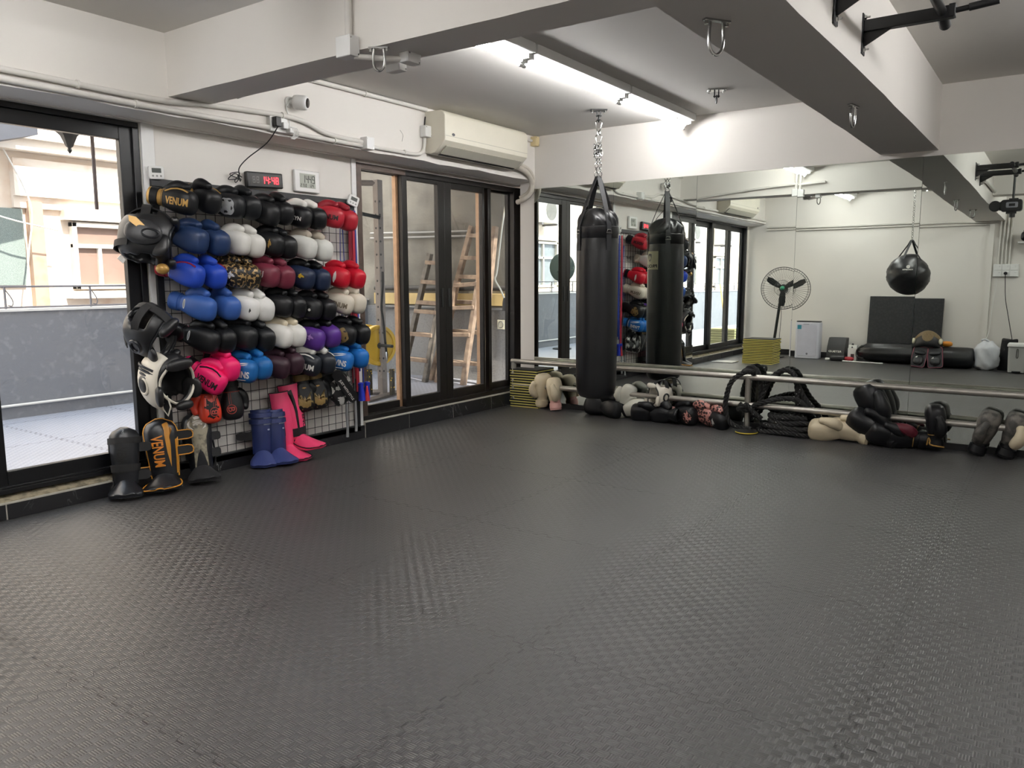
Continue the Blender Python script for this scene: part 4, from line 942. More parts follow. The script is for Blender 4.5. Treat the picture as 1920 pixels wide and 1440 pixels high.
# ================================================================ HEAD GUARDS
def head_shell(fo=0.75, chin=1.0, neck=-0.72, sx=1.0):
    """open helmet surface around +X face opening; returns (outer grid points)"""
    NT_, NR = 40, 12; G = []
    for i in range(NR + 1):
        row = []
        for j in range(NT_):
            a = 2 * PI * j / NT_
            r0_ = fo * (1 + .18 * math.cos(a) ** 2 + .05 * math.cos(4 * a)) * (chin if math.sin(a) < 0 else 1.0)
            rho = r0_ + (2.85 - r0_) * i / NR
            d = V((math.cos(rho), math.sin(rho) * math.cos(a), math.sin(rho) * math.sin(a)))
            row.append(d)
        G.append(row)
    return G
def head_guard(label, loc, ax, upv, m, edge, deco=None, s=1.0, fo=.72, straps=True, inner=None, hole=True, group='head guards on the rack corner'):
    R = frame(ax, upv)
    t = thing('head_guard', label, 'head guard', loc, R, group)
    rx, ry, rz = .115 * s, .098 * s, .125 * s
    G = head_shell(fo)
    sc_ = lambda d, k=1.0: V((d.x * rx * k, d.y * ry * k, d.z * rz * k))
    vs = [sc_(d) for r in G for d in r]; n = len(G[0]); fs = []
    for i in range(len(G) - 1):
        for j in range(n):
            q = (i * n + j, i * n + (j + 1) % n, (i + 1) * n + (j + 1) % n, (i + 1) * n + j)
            c = sum((vs[k] for k in q), V()) / 4
            if c.z < -.74 * rz and c.x < .05: continue
            if hole and c.z > .66 * rz and c.x < .035: continue
            fs.append(q)
    b = MB(); b.add(vs, fs); o = b.obj('shell', m, t, solid=.024 * s, sub=1, ang=180)
    b = MB(); b.tube([sc_(d, 1.06) for d in G[0]], .006 * s, 8, closed=True); b.obj('edge_binding', edge, t)
    # cheek pads
    for sy in (-1, 1):
        b = MB(); b.ell((.055 * s, sy * .082 * s, -.045 * s), (.046 * s, .017 * s, .050 * s), frame((.85, sy * .45, 0), (0, 0, 1)), e=.8); b.obj('cheek_pad', m, t)
        b = MB(); b.tube([V((-.005, sy * .108, -.005)) * s + V((.026 * math.cos(a), 0, .034 * math.sin(a))) * s for a in [2 * PI * k / 20 for k in range(20)]], .008 * s, 8, closed=True); b.obj('ear_rim', edge if inner is None else inner, t)
    b = MB(); b.ell((.10 * s, 0, .085 * s), (.022 * s, .065 * s, .026 * s), e=.8); b.obj('brow_pad', m, t)
    b = MB(); b.ell((.108 * s, 0, -.10 * s), (.020 * s, .042 * s, .020 * s), e=.8); b.obj('chin_pad', m, t)
    if straps:
        for sy in (0.0, 1.0):
            p = [V((.06 * math.cos(a), 0, .0)) for a in (0,)]
            path = [V((math.cos(a) * .095, (.02 - .04 * sy) + 0.0, .065 + math.sin(a) * .075)) * s for a in [PI * k / 10 for k in range(11)]] if sy == 0 else [V((-.015, math.cos(a) * .085, .065 + math.sin(a) * .078)) * s for a in [PI * k / 10 for k in range(11)]]
            b = MB(); w_ = V((0, .018 * s, 0)) if sy == 0 else V((.018 * s, 0, 0))
            b.loft([[q - w_, q + w_, (q + w_) * 1.03 + V((0, 0, .003)), (q - w_) * 1.03 + V((0, 0, .003))] for q in path]); b.obj('crown_strap', BKS, t)
        b = MB(); path = [V((-math.cos(a) * .125, math.sin(a) * .104, -.05)) * s for a in [-1.0 + 2.0 * k / 10 for k in range(11)]]
        b.loft([[q + V((0, 0, -.02)), q + V((0, 0, .02)), q * 1.04 + V((0, 0, .02)), q * 1.04 + V((0, 0, -.02))] for q in path]); b.obj('back_strap', BKS, t)
    if deco: deco(t, s)
    return t
def d_h1(t, s):
    # gold flash and oval ear panel on the side turned to the room (local -Y)
    y = -.118 * s
    b = MB(); b.ell((-.012 * s, y + .018 * s, -.005 * s), (.075 * s, .026 * s, .055 * s), e=.85); b.obj('side_panel', mat('dark_grey_leather', '2A2B2E', .42), t)
    b = MB(); b.tube([V((.018 + .034 * math.cos(a), -.124, -.012 + .019 * math.sin(a))) * s for a in [2 * PI * k / 20 for k in range(20)]], .005 * s, 8, closed=True); b.obj('ear_rim', BKG, t)
    b = MB(); b.prism([(-.075, .052), (-.045, .050), (.0, .012), (-.018, -.005), (-.07, .028)], .006, Matrix.Translation((0, -.118 * s, 0)) @ Matrix.Rotation(PI / 2, 4, 'X') @ Matrix.Scale(s, 4)); b.obj('gold_flash', GOLD, t)
    b = MB(); b.ell((.075 * s, -.03 * s, -.135 * s), (.028 * s, .022 * s, .024 * s)); b.obj('chin_cup', GOLD, t)
    b = MB(); b.cbox((-.085 * s, -.06 * s, -.125 * s), (.03 * s, .005, .022 * s), Euler((0, .5, .6)).to_matrix()); b.obj('care_tag', WHT, t)
head_guard('black and gold head guard hanging highest beside the black door', (0.155, -3.815, 1.455), (.55, .80, -.15), (-.25, .1, 1), BLKLEA, BKG, d_h1, 1.28, .60, straps=True)
head_guard('black head guard with crossed crown straps, below the gold one', (0.165, -3.835, .930), (.80, .42, -.38), (.45, -.45, .8), BLKLEA, BKG, None, 1.22, .85, inner=BKG)
WHL = mat('white_leather', 'DCD6C8', .45, var=.06)
def d_h3(t, s):
    y = -.11 * s
    b = MB(); b.ell((-.01 * s, y + .012 * s, -.0 * s), (.035 * s, .022 * s, .045 * s), e=.85); b.obj('ear_pad', BLKLEA, t)
    for k in range(3):
        b = MB(); b.tube(smooth_path([V((-.07, -.075, .045 + .02 * k)) * s, V((-.02, -.105, .05 + .018 * k)) * s, V((.045, -.092, .035 + .016 * k)) * s], 5), .006 * s, 6); b.obj('black_stripe', BLKLEA, t)
    b = MB(); b.ell((.02 * s, .0, 0), (.075 * s, .070 * s, .09 * s)); 
    b = MB(); b.prism([(0, 0), (.035, .02), (.05, -.045), (.03, -.10), (.005, -.06)], .010, Matrix.Translation(V((.055, -.07, -.06)) * s) @ Matrix.Rotation(PI / 2, 4, 'X') @ Matrix.Rotation(.5, 4, 'Y')); fl = b.obj('chin_flap', BLKLEA, t)
    b = MB(); b.tube([Matrix.Translation(V((.055, -.07, -.06)) * s) @ Matrix.Rotation(PI / 2, 4, 'X') @ Matrix.Rotation(.5, 4, 'Y') @ V((p[0], p[1], .01)) for p in [(0, 0), (.035, .02), (.05, -.045), (.03, -.10), (.005, -.06)]], .005, 6, closed=True); b.obj('edge_binding', WHL, t)
head_guard('white and black head guard hanging lowest, face opening turned right', (0.175, -3.765, .650), (1, .06, -.10), (.05, -.12, 1), mat('black_white_leather', '141416', .45), WHL, d_h3, 1.30, .78, straps=False)
# white outer panels of that guard
hg3 = [o for o in C.objects if o.name.startswith('head_guard') and 'white and black' in o.get('label', '')][0]
b = MB(); vs = []; fs = []; NU, NV_ = 12, 14
for i in range(NV_ + 1):
    for j in range(NU + 1):
        rho = 1.02 + 1.75 * j / NU; a = PI + (-1.25 + 2.5 * i / NV_)
        d = V((math.cos(rho), math.sin(rho) * math.cos(a), math.sin(rho) * math.sin(a))); vs.append(V((d.x * .115, d.y * .098, d.z * .125)) * 1.30 * 1.13)
for i in range(NV_):
    for j in range(NU): fs.append((i * (NU + 1) + j, i * (NU + 1) + j + 1, (i + 1) * (NU + 1) + j + 1, (i + 1) * (NU + 1) + j))
b.add(vs, fs); b.obj('side_panel', WHL, hg3, solid=.006, ang=180)
# ================================================================ SKIPPING ROPES right of the rack
def rope_loop(label, y, top, bot, m, x=.06, gap=.018, r=.004, handle=None, hl=.0, group='skipping ropes and bands'):
    t = thing('skipping_rope', label, 'skipping rope', (x, y, bot), None, group); H = top - bot
    b = MB(); b.tube(smooth_path([(0, -gap, 0), (0, -gap * .9, H * .5), (0, -gap * .5, H - .02), (0, 0, H), (0, gap * .5, H - .02), (0, gap * .9, H * .5), (0, gap, .03)], 6), r, 8); b.obj('cord', m, t)
    if handle:
        for k, yy in enumerate((-gap, gap)):
            b = MB(); z1 = 0.03 * k; b.tube([(0, yy, z1), (0, yy, z1 - hl * .3), (0, yy + .004, z1 - hl * .7), (0, yy, z1 - hl)], [.008, .011, .009, .012], 12); b.obj('handle', handle, t)
    return t
MARC = mat('maroon_cord', '8E1F32', .55); BLUC = mat('blue_cord', '2A3F9A', .5); REDC = mat('red_cord', 'B0263A', .5)
rope_loop('maroon skipping rope hanging at the right edge of the rack', -2.190, 1.70, .45, MARC, .062, .012, .007)
rope_loop('red resistance band doubled beside the maroon rope', -2.165, 1.69, .38, REDC, .072, .008, .007)
rope_loop('navy skipping rope hanging over the right post of the rack', -2.135, 1.70, .50, BLUC, .055, .012, .006)
rope_loop('thin blue cord looped on the rack, left of the maroon rope', -2.262, 1.60, .95, BLUC, .05, .022, .003)
rope_loop('steel cord skipping rope with long grey handles near the floor', -2.245, .80, .30, mat('grey_cord', '6E7072', .4), .075, .045, .003, mat('grey_handle', 'A6A8AA', .35, .4), .25)
t = thing('skipping_rope', 'blue skipping rope with blue and red cone handle, rightmost of the ropes', 'skipping rope', (.085, -2.118, .31), None, 'skipping ropes and bands')
b = MB(); b.tube(smooth_path([(0, .0, .13), (-.005, .004, .25), (-.01, -.01, .42)], 5), .0045, 8); b.obj('cord', BLUC, t)
BLUP = mat('blue_plastic', '2338B8', .4); REDPL = mat('red_plastic', 'C22A32', .4)
for yy, a in ((-.018, .10), (.024, -.12)):
    b = MB(); b.lathe([(.030, 0), (.028, .02), (.018, .11), (.022, .118), (.022, .135), (.008, .14)], 18, Matrix.Translation((0, yy, 0)) @ Matrix.Rotation(a, 4, 'X')); b.obj('handle', BLUP, t)
b = MB(); b.lathe([(.022, 0), (.018, .03), (.006, .115)], 14, Matrix.Translation((.026, 0.008, -.005))); b.obj('handle', REDPL, t, label='red handle')
# ================================================================ HANGING HEAVY BAG
BAGM = mat('bag_vinyl', '0E0F12', .34, var=.15, nscale=3, bump=.10, bscale=7)
t = thing('punching_bag', 'tall black heavy bag hanging by a chain before the mirror', 'punching bag', (1.30, -0.675, 0.245))
BAGK = 0.945
b = MB(); prof = [(.002, .0), (.09, .004), (.138, .018), (.162, .045), (.172, .09), (.176, .18), (.178, .55), (.179, 1.0), (.178, 1.25), (.173, 1.30)]
b.lathe([(r * BAGK, z) for r, z in prof], 56); b.obj('body', BAGM, t, ang=80)
b = MB(); b.lathe([(r * BAGK, z) for r, z in [(.173, 1.295), (.177, 1.30), (.177, 1.385), (.171, 1.39)]], 56, cap0=False, cap1=False); b.obj('collar', BAGM, t)
rings = []; rnd = random.Random(4)
for i in range(13):
    q = i / 12; r = .1635 * math.sqrt(max(0, 1 - (q * .985) ** 2.2)); z = 1.385 + .155 * q
    rings.append([V((max(.003, r + .012 * math.sin(PI * q) * math.sin(a * 9 + 3 * math.sin(a * 2) + 4 * q)) * math.cos(a), max(.003, r + .012 * math.sin(PI * q) * math.sin(a * 9 + 3 * math.sin(a * 2) + 4 * q)) * math.sin(a), z + .012 * math.sin(PI * q) * math.cos(a * 7 + 6 * q))) for a in [2 * PI * k / 72 for k in range(72)]])
b = MB(); b.loft(rings, True, True); b.obj('top_cover', BAGM, t, ang=80)
for k in range(4):
    a = -.52 + k * PI / 2; d = V((math.cos(a), math.sin(a), 0)); s_ = V((-d.y, d.x, 0)) * .021
    pts = [d * .1700 + V((0, 0, 1.20)), d * .1712 + V((0, 0, 1.39)), d * .142 + V((0, 0, 1.475)), d * .085 + V((0, 0, 1.62)), d * .018 + V((0, 0, 1.765)), d * .010 + V((0, 0, 1.785))]
    b = MB(); b.loft([[p - s_, p + s_, p + s_ + d * .005, p - s_ + d * .005] for p in pts]); b.obj('strap', mat('black_webbing', '1C1D20', .6), t)
    b = MB(); p = d * .1775 + V((0, 0, 1.345)); b.tube([p + s_.normalized() * q + V((0, 0, w_)) for q, w_ in ((-.024, -.012), (.024, -.012), (.014, .014), (-.014, .014))], .004, 6, closed=True); b.obj('strap_ring', CHROME, t)
# label patch facing the mirror
def wrap(u, v, a0, r=.1705): a = a0 + u / r; return V((r * math.cos(a), r * math.sin(a), v))
A0 = math.radians(118)
vs = [wrap(-.085 + .17 * i / 8, 1.06 + .17 * j, A0) for j in range(2) for i in range(9)]
b = MB(); b.add(vs, [(i, i + 1, i + 10, i + 9) for i in range(8)]); lab = b.obj('label_patch', mat('cream_label', 'DAD6B4', .5), t, ang=180, label='cream label with shield and lettering')
vs, fs = text2d('PROLF', .030, .03); w0 = max(q[0] for q in vs) - min(q[0] for q in vs)
b = MB(); b.add([wrap(q[0] * .15 / w0, 1.093 + q[1], A0, .1713) for q in vs], fs); b.obj('lettering', INK, lab, ang=180, recalc=False)
sh = [(-.034, .04), (0, .048), (.034, .04), (.032, 0), (.018, -.028), (0, -.042), (-.018, -.028), (-.032, 0)]
b = MB(); b.add([wrap(p[0] * .85 + .02, 1.168 + p[1] * .85, A0, .1714) for p in sh], [tuple(range(8))]); b.obj('shield_print', mat('shield_grey', '4A4C50', .5), lab, ang=180, recalc=False)
b = MB(); b.add([wrap(p[0] * .85 + .02, 1.168 + p[1] * .85, A0, .1718) for p in [(-.012, .03), (0, .0), (.012, .03), (.018, -.012), (0, -.03), (-.018, -.012)]], [tuple(range(6))]); b.obj('shield_print', mat('cream_label', 'DAD6B4', .5), lab, ang=180, recalc=False)
def chain(name, label, pts, ll, r, m=CHROME, group=None):
    """oval links threaded along a path, alternating"""
    pts = [V(p) for p in pts]; b = MB(); k = 0
    for p, q in zip(pts, pts[1:]):
        n = max(1, int(round((q - p).length / (ll * .74))))
        for i in range(n):
            c = p + (q - p) * ((i + .5) / n); d = (q - p).normalized(); sd = d.orthogonal().normalized()
            if k % 2: sd = d.cross(sd)
            k += 1
            b.tube([c + d * (ll / 2 - r) * math.sin(a) + sd * ll * .30 * math.cos(a) for a in [2 * PI * j / 10 for j in range(10)]], r, 6, closed=True)
    return tag(b.obj(name, m), label, 'chain', group)
bx, by = 1.30, -.675
chain('chain', 'two falls of steel chain between the knot and the bag straps', [(bx - .012, by, 2.20), (bx - .020, by, 2.03)], .045, .0042)
cb = MB(); 
tch = [(bx + .012, by, 2.20), (bx + .020, by, 2.03)]
chain('chain', 'steel chain fall on the right above the bag straps', tch, .045, .0042)
chain('chain', 'short steel chain between the two snap hooks above the bag', [(bx, by, 2.385), (bx, by, 2.345)], .04, .005)
b = MB(); rnd = random.Random(8)
for k in range(16):
    c = V((bx + rnd.uniform(-.028, .028), by + rnd.uniform(-.028, .028), 2.235 + rnd.uniform(-.045, .05))); R = Euler((rnd.uniform(0, 3), rnd.uniform(0, 3), rnd.uniform(0, 3))).to_matrix()
    b.tube([c + R @ V((.022 * math.sin(a), .013 * math.cos(a), 0)) for a in [2 * PI * j / 10 for j in range(10)]], .0042, 6, closed=True)
tag(b.obj('chain', CHROME), 'knotted bunch of steel chain above the bag', 'chain')
def carabiner(label, z0, z1, group='snap hooks'):
    b = MB(); h = (z1 - z0) / 2; zc = (z0 + z1) / 2
    b.tube(smooth_path([(bx, by, zc - h), (bx - .018, by, zc - h * .5), (bx - .026, by, zc + h * .6), (bx, by, zc + h), (bx + .026, by, zc + h * .6), (bx + .018, by, zc - h * .5)], 5, True), .0055, 8, closed=True)
    return tag(b.obj('snap_hook', CHROME), label, 'snap hook', group)
carabiner('steel snap hook just under the dark ceiling plate', 2.375, 2.465); carabiner('steel snap hook above the knotted chain', 2.265, 2.355)
# ================================================================ LOW RAIL along the mirrors
t = thing('barre_rail', 'low grey steel double rail standing along the mirrors', 'rail', (0.10, -0.14, 0))
for zz, nm in ((.438, 'top_rail'), (.213, 'lower_rail')):
    b = MB(); b.cyl((-.022 if zz > .3 else 0, 0, zz), (6.1, 0, zz), .0235, 20); b.obj(nm, GALV, t)
for xx in (0.0, 2.29, 4.55):
    b = MB(); b.cyl((xx, 0, 0), (xx, 0, .43), .0235, 20); b.obj('post', GALV, t)
# ================================================================ YELLOW EDGED FOAM BOARDS
def board(label, c, rz, wd, dp, th, group, seed=0, bend=0.0, yl=.52, ym=None):
    t = thing('foam_board', label, 'foam board', c, rz, group)
    b = MB(); n = 8
    def bz(x): return bend * (1 - (2 * x / wd) ** 2)
    b.loft([[(x, -dp / 2, bz(x) + th * (.97 - yl)), (x, dp / 2, bz(x) + th * (.97 - yl)), (x, dp / 2, bz(x) + th * .97), (x, -dp / 2, bz(x) + th * .97)] for x in [-wd / 2 + wd * k / n for k in range(n + 1)] for z0, z1 in ((0, th * yl),)]); b.obj('dark_layer', mat('black_foam', '1C1C1A', .8, bump=.1, bscale=90), t)
    b = MB(); b.loft([[(x, -dp / 2 - .001, bz(x)), (x, dp / 2 + .001, bz(x)), (x, dp / 2 + .001, bz(x) + th * (.97 - yl)), (x, -dp / 2 - .001, bz(x) + th * (.97 - yl))] for x in [-wd / 2 + wd * k / n for k in range(n + 1)]]); b.obj('yellow_layer', ym or mat('yellow_foam', 'CFC46A', .75), t)
    return t
ORDN = ['lowest', 'second', 'third', 'fourth', 'fifth', 'sixth', 'seventh', 'eighth', 'ninth', 'tenth', 'eleventh', 'twelfth', 'thirteenth', 'fourteenth', 'fifteenth', 'topmost']
rnd = random.Random(5)
for k in range(15):
    lab = ('topmost' if k == 14 else 'lowest' if k == 0 else ORDN[k] + ' from bottom') + ' yellow edged foam board in the stack behind the rail corner'
    board(lab, (.225 + rnd.uniform(-.006, .006), -.085 + rnd.uniform(-.003, .003), .0245 * k), rnd.uniform(-.05, .05) + .04, .31, .15, .024, 'foam boards in the corner stack', k, yl=.62)
for k in range(15):
    lab = ('topmost' if k == 14 else 'lowest' if k == 0 else ORDN[k] + ' from bottom') + ' foam board in the tall yellow stack seen in the mirror'
    board(lab, (.78 + rnd.uniform(-.006, .006), -5.36 + rnd.uniform(-.006, .006), .0245 * k), rnd.uniform(-.02, .02) + .02, .44, .36, .024, 'foam boards in the mirrored stack', k, yl=.42, ym=mat('light_yellow_foam', 'D9CE6E', .75))
# ================================================================ GEAR ON THE FLOOR BEHIND THE RAIL
CRML = mat('cream_leather', 'D6C9AC', .5, var=.12, bump=.1, bscale=15); WHG = mat('white_glove_leather', 'D2D2C6', .42, var=.06); GRYL = mat('grey_worn_leather', '5E5A54', .55, nscale=20, col2='33322F', lo=.4, hi=.6)
PNKL = mat('pale_pink_leather', 'D9A8A0', .45)
FG = 'gear on the floor behind the rail'
def lay(label, pos, ax, upv, cols, s=1.0, fy=1, deco=None): return glove(label, FG, pos, ax, fy, cols, s, upv, deco)
lay('cream glove standing on its cuff beside the board stack', (.415, -.125, .215), (.10, -.1, 1), (-.3, -1, 0), P(CRML), .98)
lay('cream glove with pink cuff, right of the other cream glove', (.565, -.15, .195), (-.16, .08, 1), (.2, -1, .1), P(CRML, cf=PNKL, st=PNKL), .95, -1)
lay('black glove lying under the hanging bag', (1.02, -.13, .085), (-.8, -.2, .15), (0, .3, 1), P(BK), 1.0)
lay('second black glove lying under the bag, nearer the white ones', (1.18, -.17, .085), (.9, -.35, -.05), (0, .3, 1), P(BK2), .95, -1)
lay('white glove with round black cuff badge, beside the black glove', (1.40, -.13, .105), (.85, .1, .30), (-.2, -.3, 1), P(WHG, st=WHG, cf=BK), .95, 1, dec_dot(BLKP, .21, 0, .014, .016, .3))
lay('white glove with round emblem lying on the other white glove', (1.30, -.12, .205), (.35, .2, .9), (-1, -.3, .2), P(WHG, th=WHG, cf=BK, st=WHG), .8, -1, dec_dot(BLKP, .2, 0, .016, .016, .3))
t = head_guard('white head guard with black lining on the pile behind the rail', (1.62, -.125, .225), (-.5, -.75, .1), (.15, .2, 1), WHL, mat('black_edge', '131314', .5), None, .92, .8, straps=True, group=FG)
lay('black glove lying on its side, under the white head guard', (1.50, -.17, .08), (-.85, -.3, .0), (0, -.5, 1), P(BK), .95)
lay('black glove with round strap, right of the other black one', (1.66, -.17, .075), (-.9, .2, -.05), (0, -.4, 1), P(BK2), .9, -1)
lay('black glove with pale pink cuff by the skull print gloves', (1.87, -.15, .09), (.9, -.25, .05), (0, -.2, 1), P(BK, th=BK, cf=PNKL, st=PNKL), .95, 1, dec_dot(SKULL, .26, 0, .04, .05, .2, nm='pink_print'))
lay('red and cream skull print glove lying against the mirror', (2.04, -.12, .11), (.8, -.2, -.2), (0, -.3, 1), P(SKULL, th=SKULL, cf=BK, st=BK), .95, -1)
lay('black and red print glove in front of the skull print glove', (2.16, -.17, .08), (.85, -.45, -.2), (0, -.4, 1), P(BK, th=SKULL, cf=BK, st=BK), .85, 1, dec_dot(WHT, .2, 0, .02, .03, .4))
lay('cream glove curled on the floor, right of the battle rope', (3.00, -.16, .085), (-.9, -.25, .05), (0, -.5, 1), P(CRML), 1.0)
lay('cream glove lying against its curled cream mate', (3.13, -.13, .095), (-.85, .05, .25), (0, -.6, 1), P(CRML), .95, -1)
lay('large black glove standing tall over the lower rail', (3.32, -.105, .315), (-.50, -.02, .85), (.5, -.6, .5), P(BK2, cf=BK, st=BK), 1.25)
lay('black glove lying below the tall standing black one', (3.29, -.15, .15), (-.80, .0, .45), (.2, -.7, .8), P(BK), 1.2, -1)
lay('black glove with white tag, right of the tall black glove', (3.42, -.16, .095), (-.65, -.3, .25), (.1, -.5, .9), P(BK), 1.05, 1, dec_dot(WHT, .15, .02, .012, .01))
lay('maroon and black glove with gold piping lying on its side', (3.50, -.15, .085), (-.9, -.15, .05), (0, -.4, 1), P(BK, th='5A1C28', cf=BK, st=BK, pp=GOLD), 1.0, 1)
lay('black glove with gold edged cuff standing on its cuff', (3.725, -.125, .215), (-.05, -.05, 1), (.2, -1, .1), P(BK, th=BK, cf=BK, st=BK, pp=GOLD), .95, -1)
b = MB(); b.tube(smooth_path([(3.69, -.19, .05), (3.70, -.20, .10), (3.71, -.20, .085), (3.715, -.20, .055), (3.80, -.19, .045)], 5), .005, 6); tag(b.obj('gold_strap', GOLD), 'gold edged strap on the black glove standing on its cuff', 'strap')
lay('worn grey glove standing behind the rail, second from the right', (4.04, -.12, .20), (.30, -.05, 1), (.2, -1, .2), P(GRYL, cf=BK, st=BK), .98)
lay('worn grey glove at the right edge behind the rail', (4.20, -.12, .20), (.25, -.02, 1), (.2, -1, .2), P(GRYL, th=CRML, cf=BK, st=BK), .98, -1)
# ================================================================ BATTLE ROPE
ROPEM = mat('black_rope', '131313', .75, var=.3, nscale=60, col2='A8A8A4', lo=.66, hi=.69)
t = thing('battle_rope', 'thick twisted black battle rope draped over the rail post', 'rope', (2.39, -.14, 0))
def twist(b, pts, R=.020, pitch=.11):
    p = smooth_path(pts, 14); L = [0]
    for q, w_ in zip(p, p[1:]): L.append(L[-1] + (w_ - q).length)
    prev = None; fr = []
    for i in range(len(p)):
        tn = (p[min(i + 1, len(p) - 1)] - p[max(i - 1, 0)]).normalized()
        nr = (tn.orthogonal() if prev is None else prev - tn * prev.dot(tn)).normalized(); prev = nr; fr.append((nr, tn.cross(nr)))
    for k in range(3):
        b.tube([p[i] + (fr[i][0] * math.cos(2 * PI * (L[i] / pitch + k / 3)) + fr[i][1] * math.sin(2 * PI * (L[i] / pitch + k / 3))) * R * .52 for i in range(len(p))], R * .58, 8)
W_ = lambda *l: [(x - 2.39, y + .14, z) for x, y, z in l]
b = MB()
twist(b, W_((2.42, -.10, .44), (2.43, -.18, .487), (2.37, -.205, .478), (2.285, -.215, .41), (2.245, -.215, .30), (2.235, -.21, .18), (2.26, -.20, .08), (2.33, -.19, .035), (2.45, -.2, .03)))
twist(b, W_((2.33, -.085, .47), (2.39, -.07, .512), (2.45, -.075, .46), (2.475, -.08, .33), (2.465, -.08, .20), (2.40, -.09, .10)))
twist(b, W_((2.36, -.08, .10), (2.37, -.08, .25), (2.375, -.085, .40), (2.40, -.09, .46)))
twist(b, W_((2.46, -.08, .20), (2.50, -.075, .33), (2.555, -.07, .44), (2.645, -.07, .503), (2.725, -.075, .475), (2.755, -.08, .37), (2.765, -.085, .22), (2.77, -.09, .10)))
twist(b, W_((2.755, -.08, .40), (2.82, -.085, .29), (2.90, -.09, .205), (2.95, -.10, .12), (2.93, -.11, .04)))
twist(b, W_((2.34, -.19, .225), (2.40, -.185, .175), (2.47, -.185, .225), (2.56, -.18, .262), (2.66, -.175, .29), (2.78, -.13, .28), (2.86, -.10, .20)))
twist(b, W_((2.33, -.20, .175), (2.40, -.20, .22), (2.46, -.20, .165), (2.52, -.19, .12)))
b.obj('loops', ROPEM, t, ang=180)
b = MB()
for k, (zz, dx, dy) in enumerate(((.022, 0, 0), (.024, .02, .03), (.062, .01, .0), (.064, -.03, .025), (.102, .02, .01), (.14, .0, .02))):
    pts = []
    for j in range(17):
        a = 2 * PI * j / 16 + k; pts.append((2.70 + dx + (.215 - .016 * k) * math.cos(a), -.125 + dy * .5 + (.072 - .004 * k) * math.sin(a), zz + .006 * math.sin(3 * a + k)))
    twist(b, W_(*pts))
b.obj('coil', ROPEM, t, ang=180)
t = thing('weight_plate', 'small black and yellow weight disc lying at the foot of the rail post', 'weight', (2.42, -.235, 0))
b = MB(); b.lathe([(.07, 0), (.085, .006), (.085, .02), (.07, .026), (.03, .028)], 28); b.obj('disc', BLKPL, t)
b = MB(); b.lathe([(.0855, .008), (.0875, .010), (.0875, .014), (.0855, .016)], 28); b.obj('disc', mat('yellow_rim', 'CDB93E', .5), t, label='yellow rim')
# ================================================================ FAR WALL ITEMS (seen in the mirrors)
# standing fan
FANM = mat('fan_black', '1A1B1B', .4, .3)
t = thing('standing_fan', 'black industrial fan on a pole beside the stack of yellow boards', 'fan', (0.62, -6.42, 0))
b = MB(); b.lathe([(.19, 0), (.19, .015), (.03, .04), (.025, .05)], 28); b.obj('base', FANM, t)
b = MB(); b.cyl((0, 0, .04), (.10, .0, .95), .022, 14); b.obj('pole', FANM, t)
hub = V((.145, .06, 1.10)); R = frame((.16, .98, .05), (0, 0, 1)); Mx = Matrix.Translation(hub) @ R.to_4x4()
b = MB(); b.cyl(Mx @ V((-.20, 0, -.02)), Mx @ V((-.05, 0, 0)), .065, 20); b.cyl(Mx @ V((-.13, 0, -.15)), Mx @ V((-.12, 0, -.02)), .03, 12); b.obj('motor', FANM, t, bevel=.01)
def circ(x, r, n=40): return [Mx @ V((x, r * math.cos(a), r * math.sin(a))) for a in [2 * PI * k / n for k in range(n)]]
b = MB()
b.tube(circ(0, .33), .006, 6, closed=True); b.tube(circ(.06, .30), .003, 5, closed=True); b.tube(circ(-.06, .30), .003, 5, closed=True); b.tube(circ(.085, .12), .003, 5, closed=True)
for k in range(48):
    a = 2 * PI * k / 48
    b.tube([Mx @ V((x, r * math.cos(a), r * math.sin(a))) for x, r in ((.09, .05), (.085, .15), (.06, .28), (0, .33), (-.06, .28), (-.08, .14), (-.08, .06))], .0013, 4)
b.obj('cage', mat('fan_wire', '4A4B49', .45, .4), t)
for k in range(3):
    a0 = 2 * PI * k / 3 + .55
    b = MB(); b.loft([[Mx @ V((-.015 + .03 * s_, r * math.cos(a0 + s_ * w_), r * math.sin(a0 + s_ * w_))) + V((0, 0, dz)) for s_, dz in ((-1, 0), (1, 0), (1, .004), (-1, .004))] for r, w_ in ((.04, .6), (.12, .36), (.22, .22), (.285, .11))]); b.obj('blade', FANM, t)
b = MB(); b.ell(Mx @ V((.06, 0, 0)), (.035, .035, .035)); b.obj('hub_cap', mat('teal_cap', '2E8A6A', .4), t, label='green hub cap')
pipe('cable', [(.74, -6.40, .80), (.73, -6.45, .6), (.715, -6.46, .35), (.70, -6.5, .12), (.72, -6.55, .02)], .004, 'thin dark cable hanging from the standing fan', 'cable', BLKPL)
# air purifier
PURW = mat('purifier_white', 'CFCFDA', .4, var=.02)
t = thing('air_purifier', 'white air purifier with teal sticker against the far wall', 'air purifier', (1.025, -6.68, 0))
b = MB(); b.prism(rrect(.375, .20, .04), .58); b.obj('body', PURW, t, bevel=.012)
b = MB(); b.prism(rrect(.36, .185, .04), .018, Matrix.Translation((0, 0, .58))); b.obj('top_grille', BLKPL, t)
b = MB(); b.prism(rrect(.30, .50, .03), .008, Matrix.Translation((0, .098, .295)) @ Matrix.Rotation(-PI / 2, 4, 'X')); b.obj('front_panel', mat('purifier_panel', 'C6C6D4', .35), t, bevel=.003)
b = MB(); b.box((-.150, .107, .47), (-.088, .1075, .535)); b.obj('sticker', mat('teal_sticker', '3F93A8', .5), t)
b = MB(); b.box((-.06, .107, .545), (.03, .1075, .552)); b.lathe([(.016, 0), (.016, .001), (.011, .0012)], 16, Matrix.Translation((0.01, .1065, .08)) @ Matrix.Rotation(-PI / 2, 4, 'X')); b.obj('emblem', mat('grey_print', '77787E', .5), t)
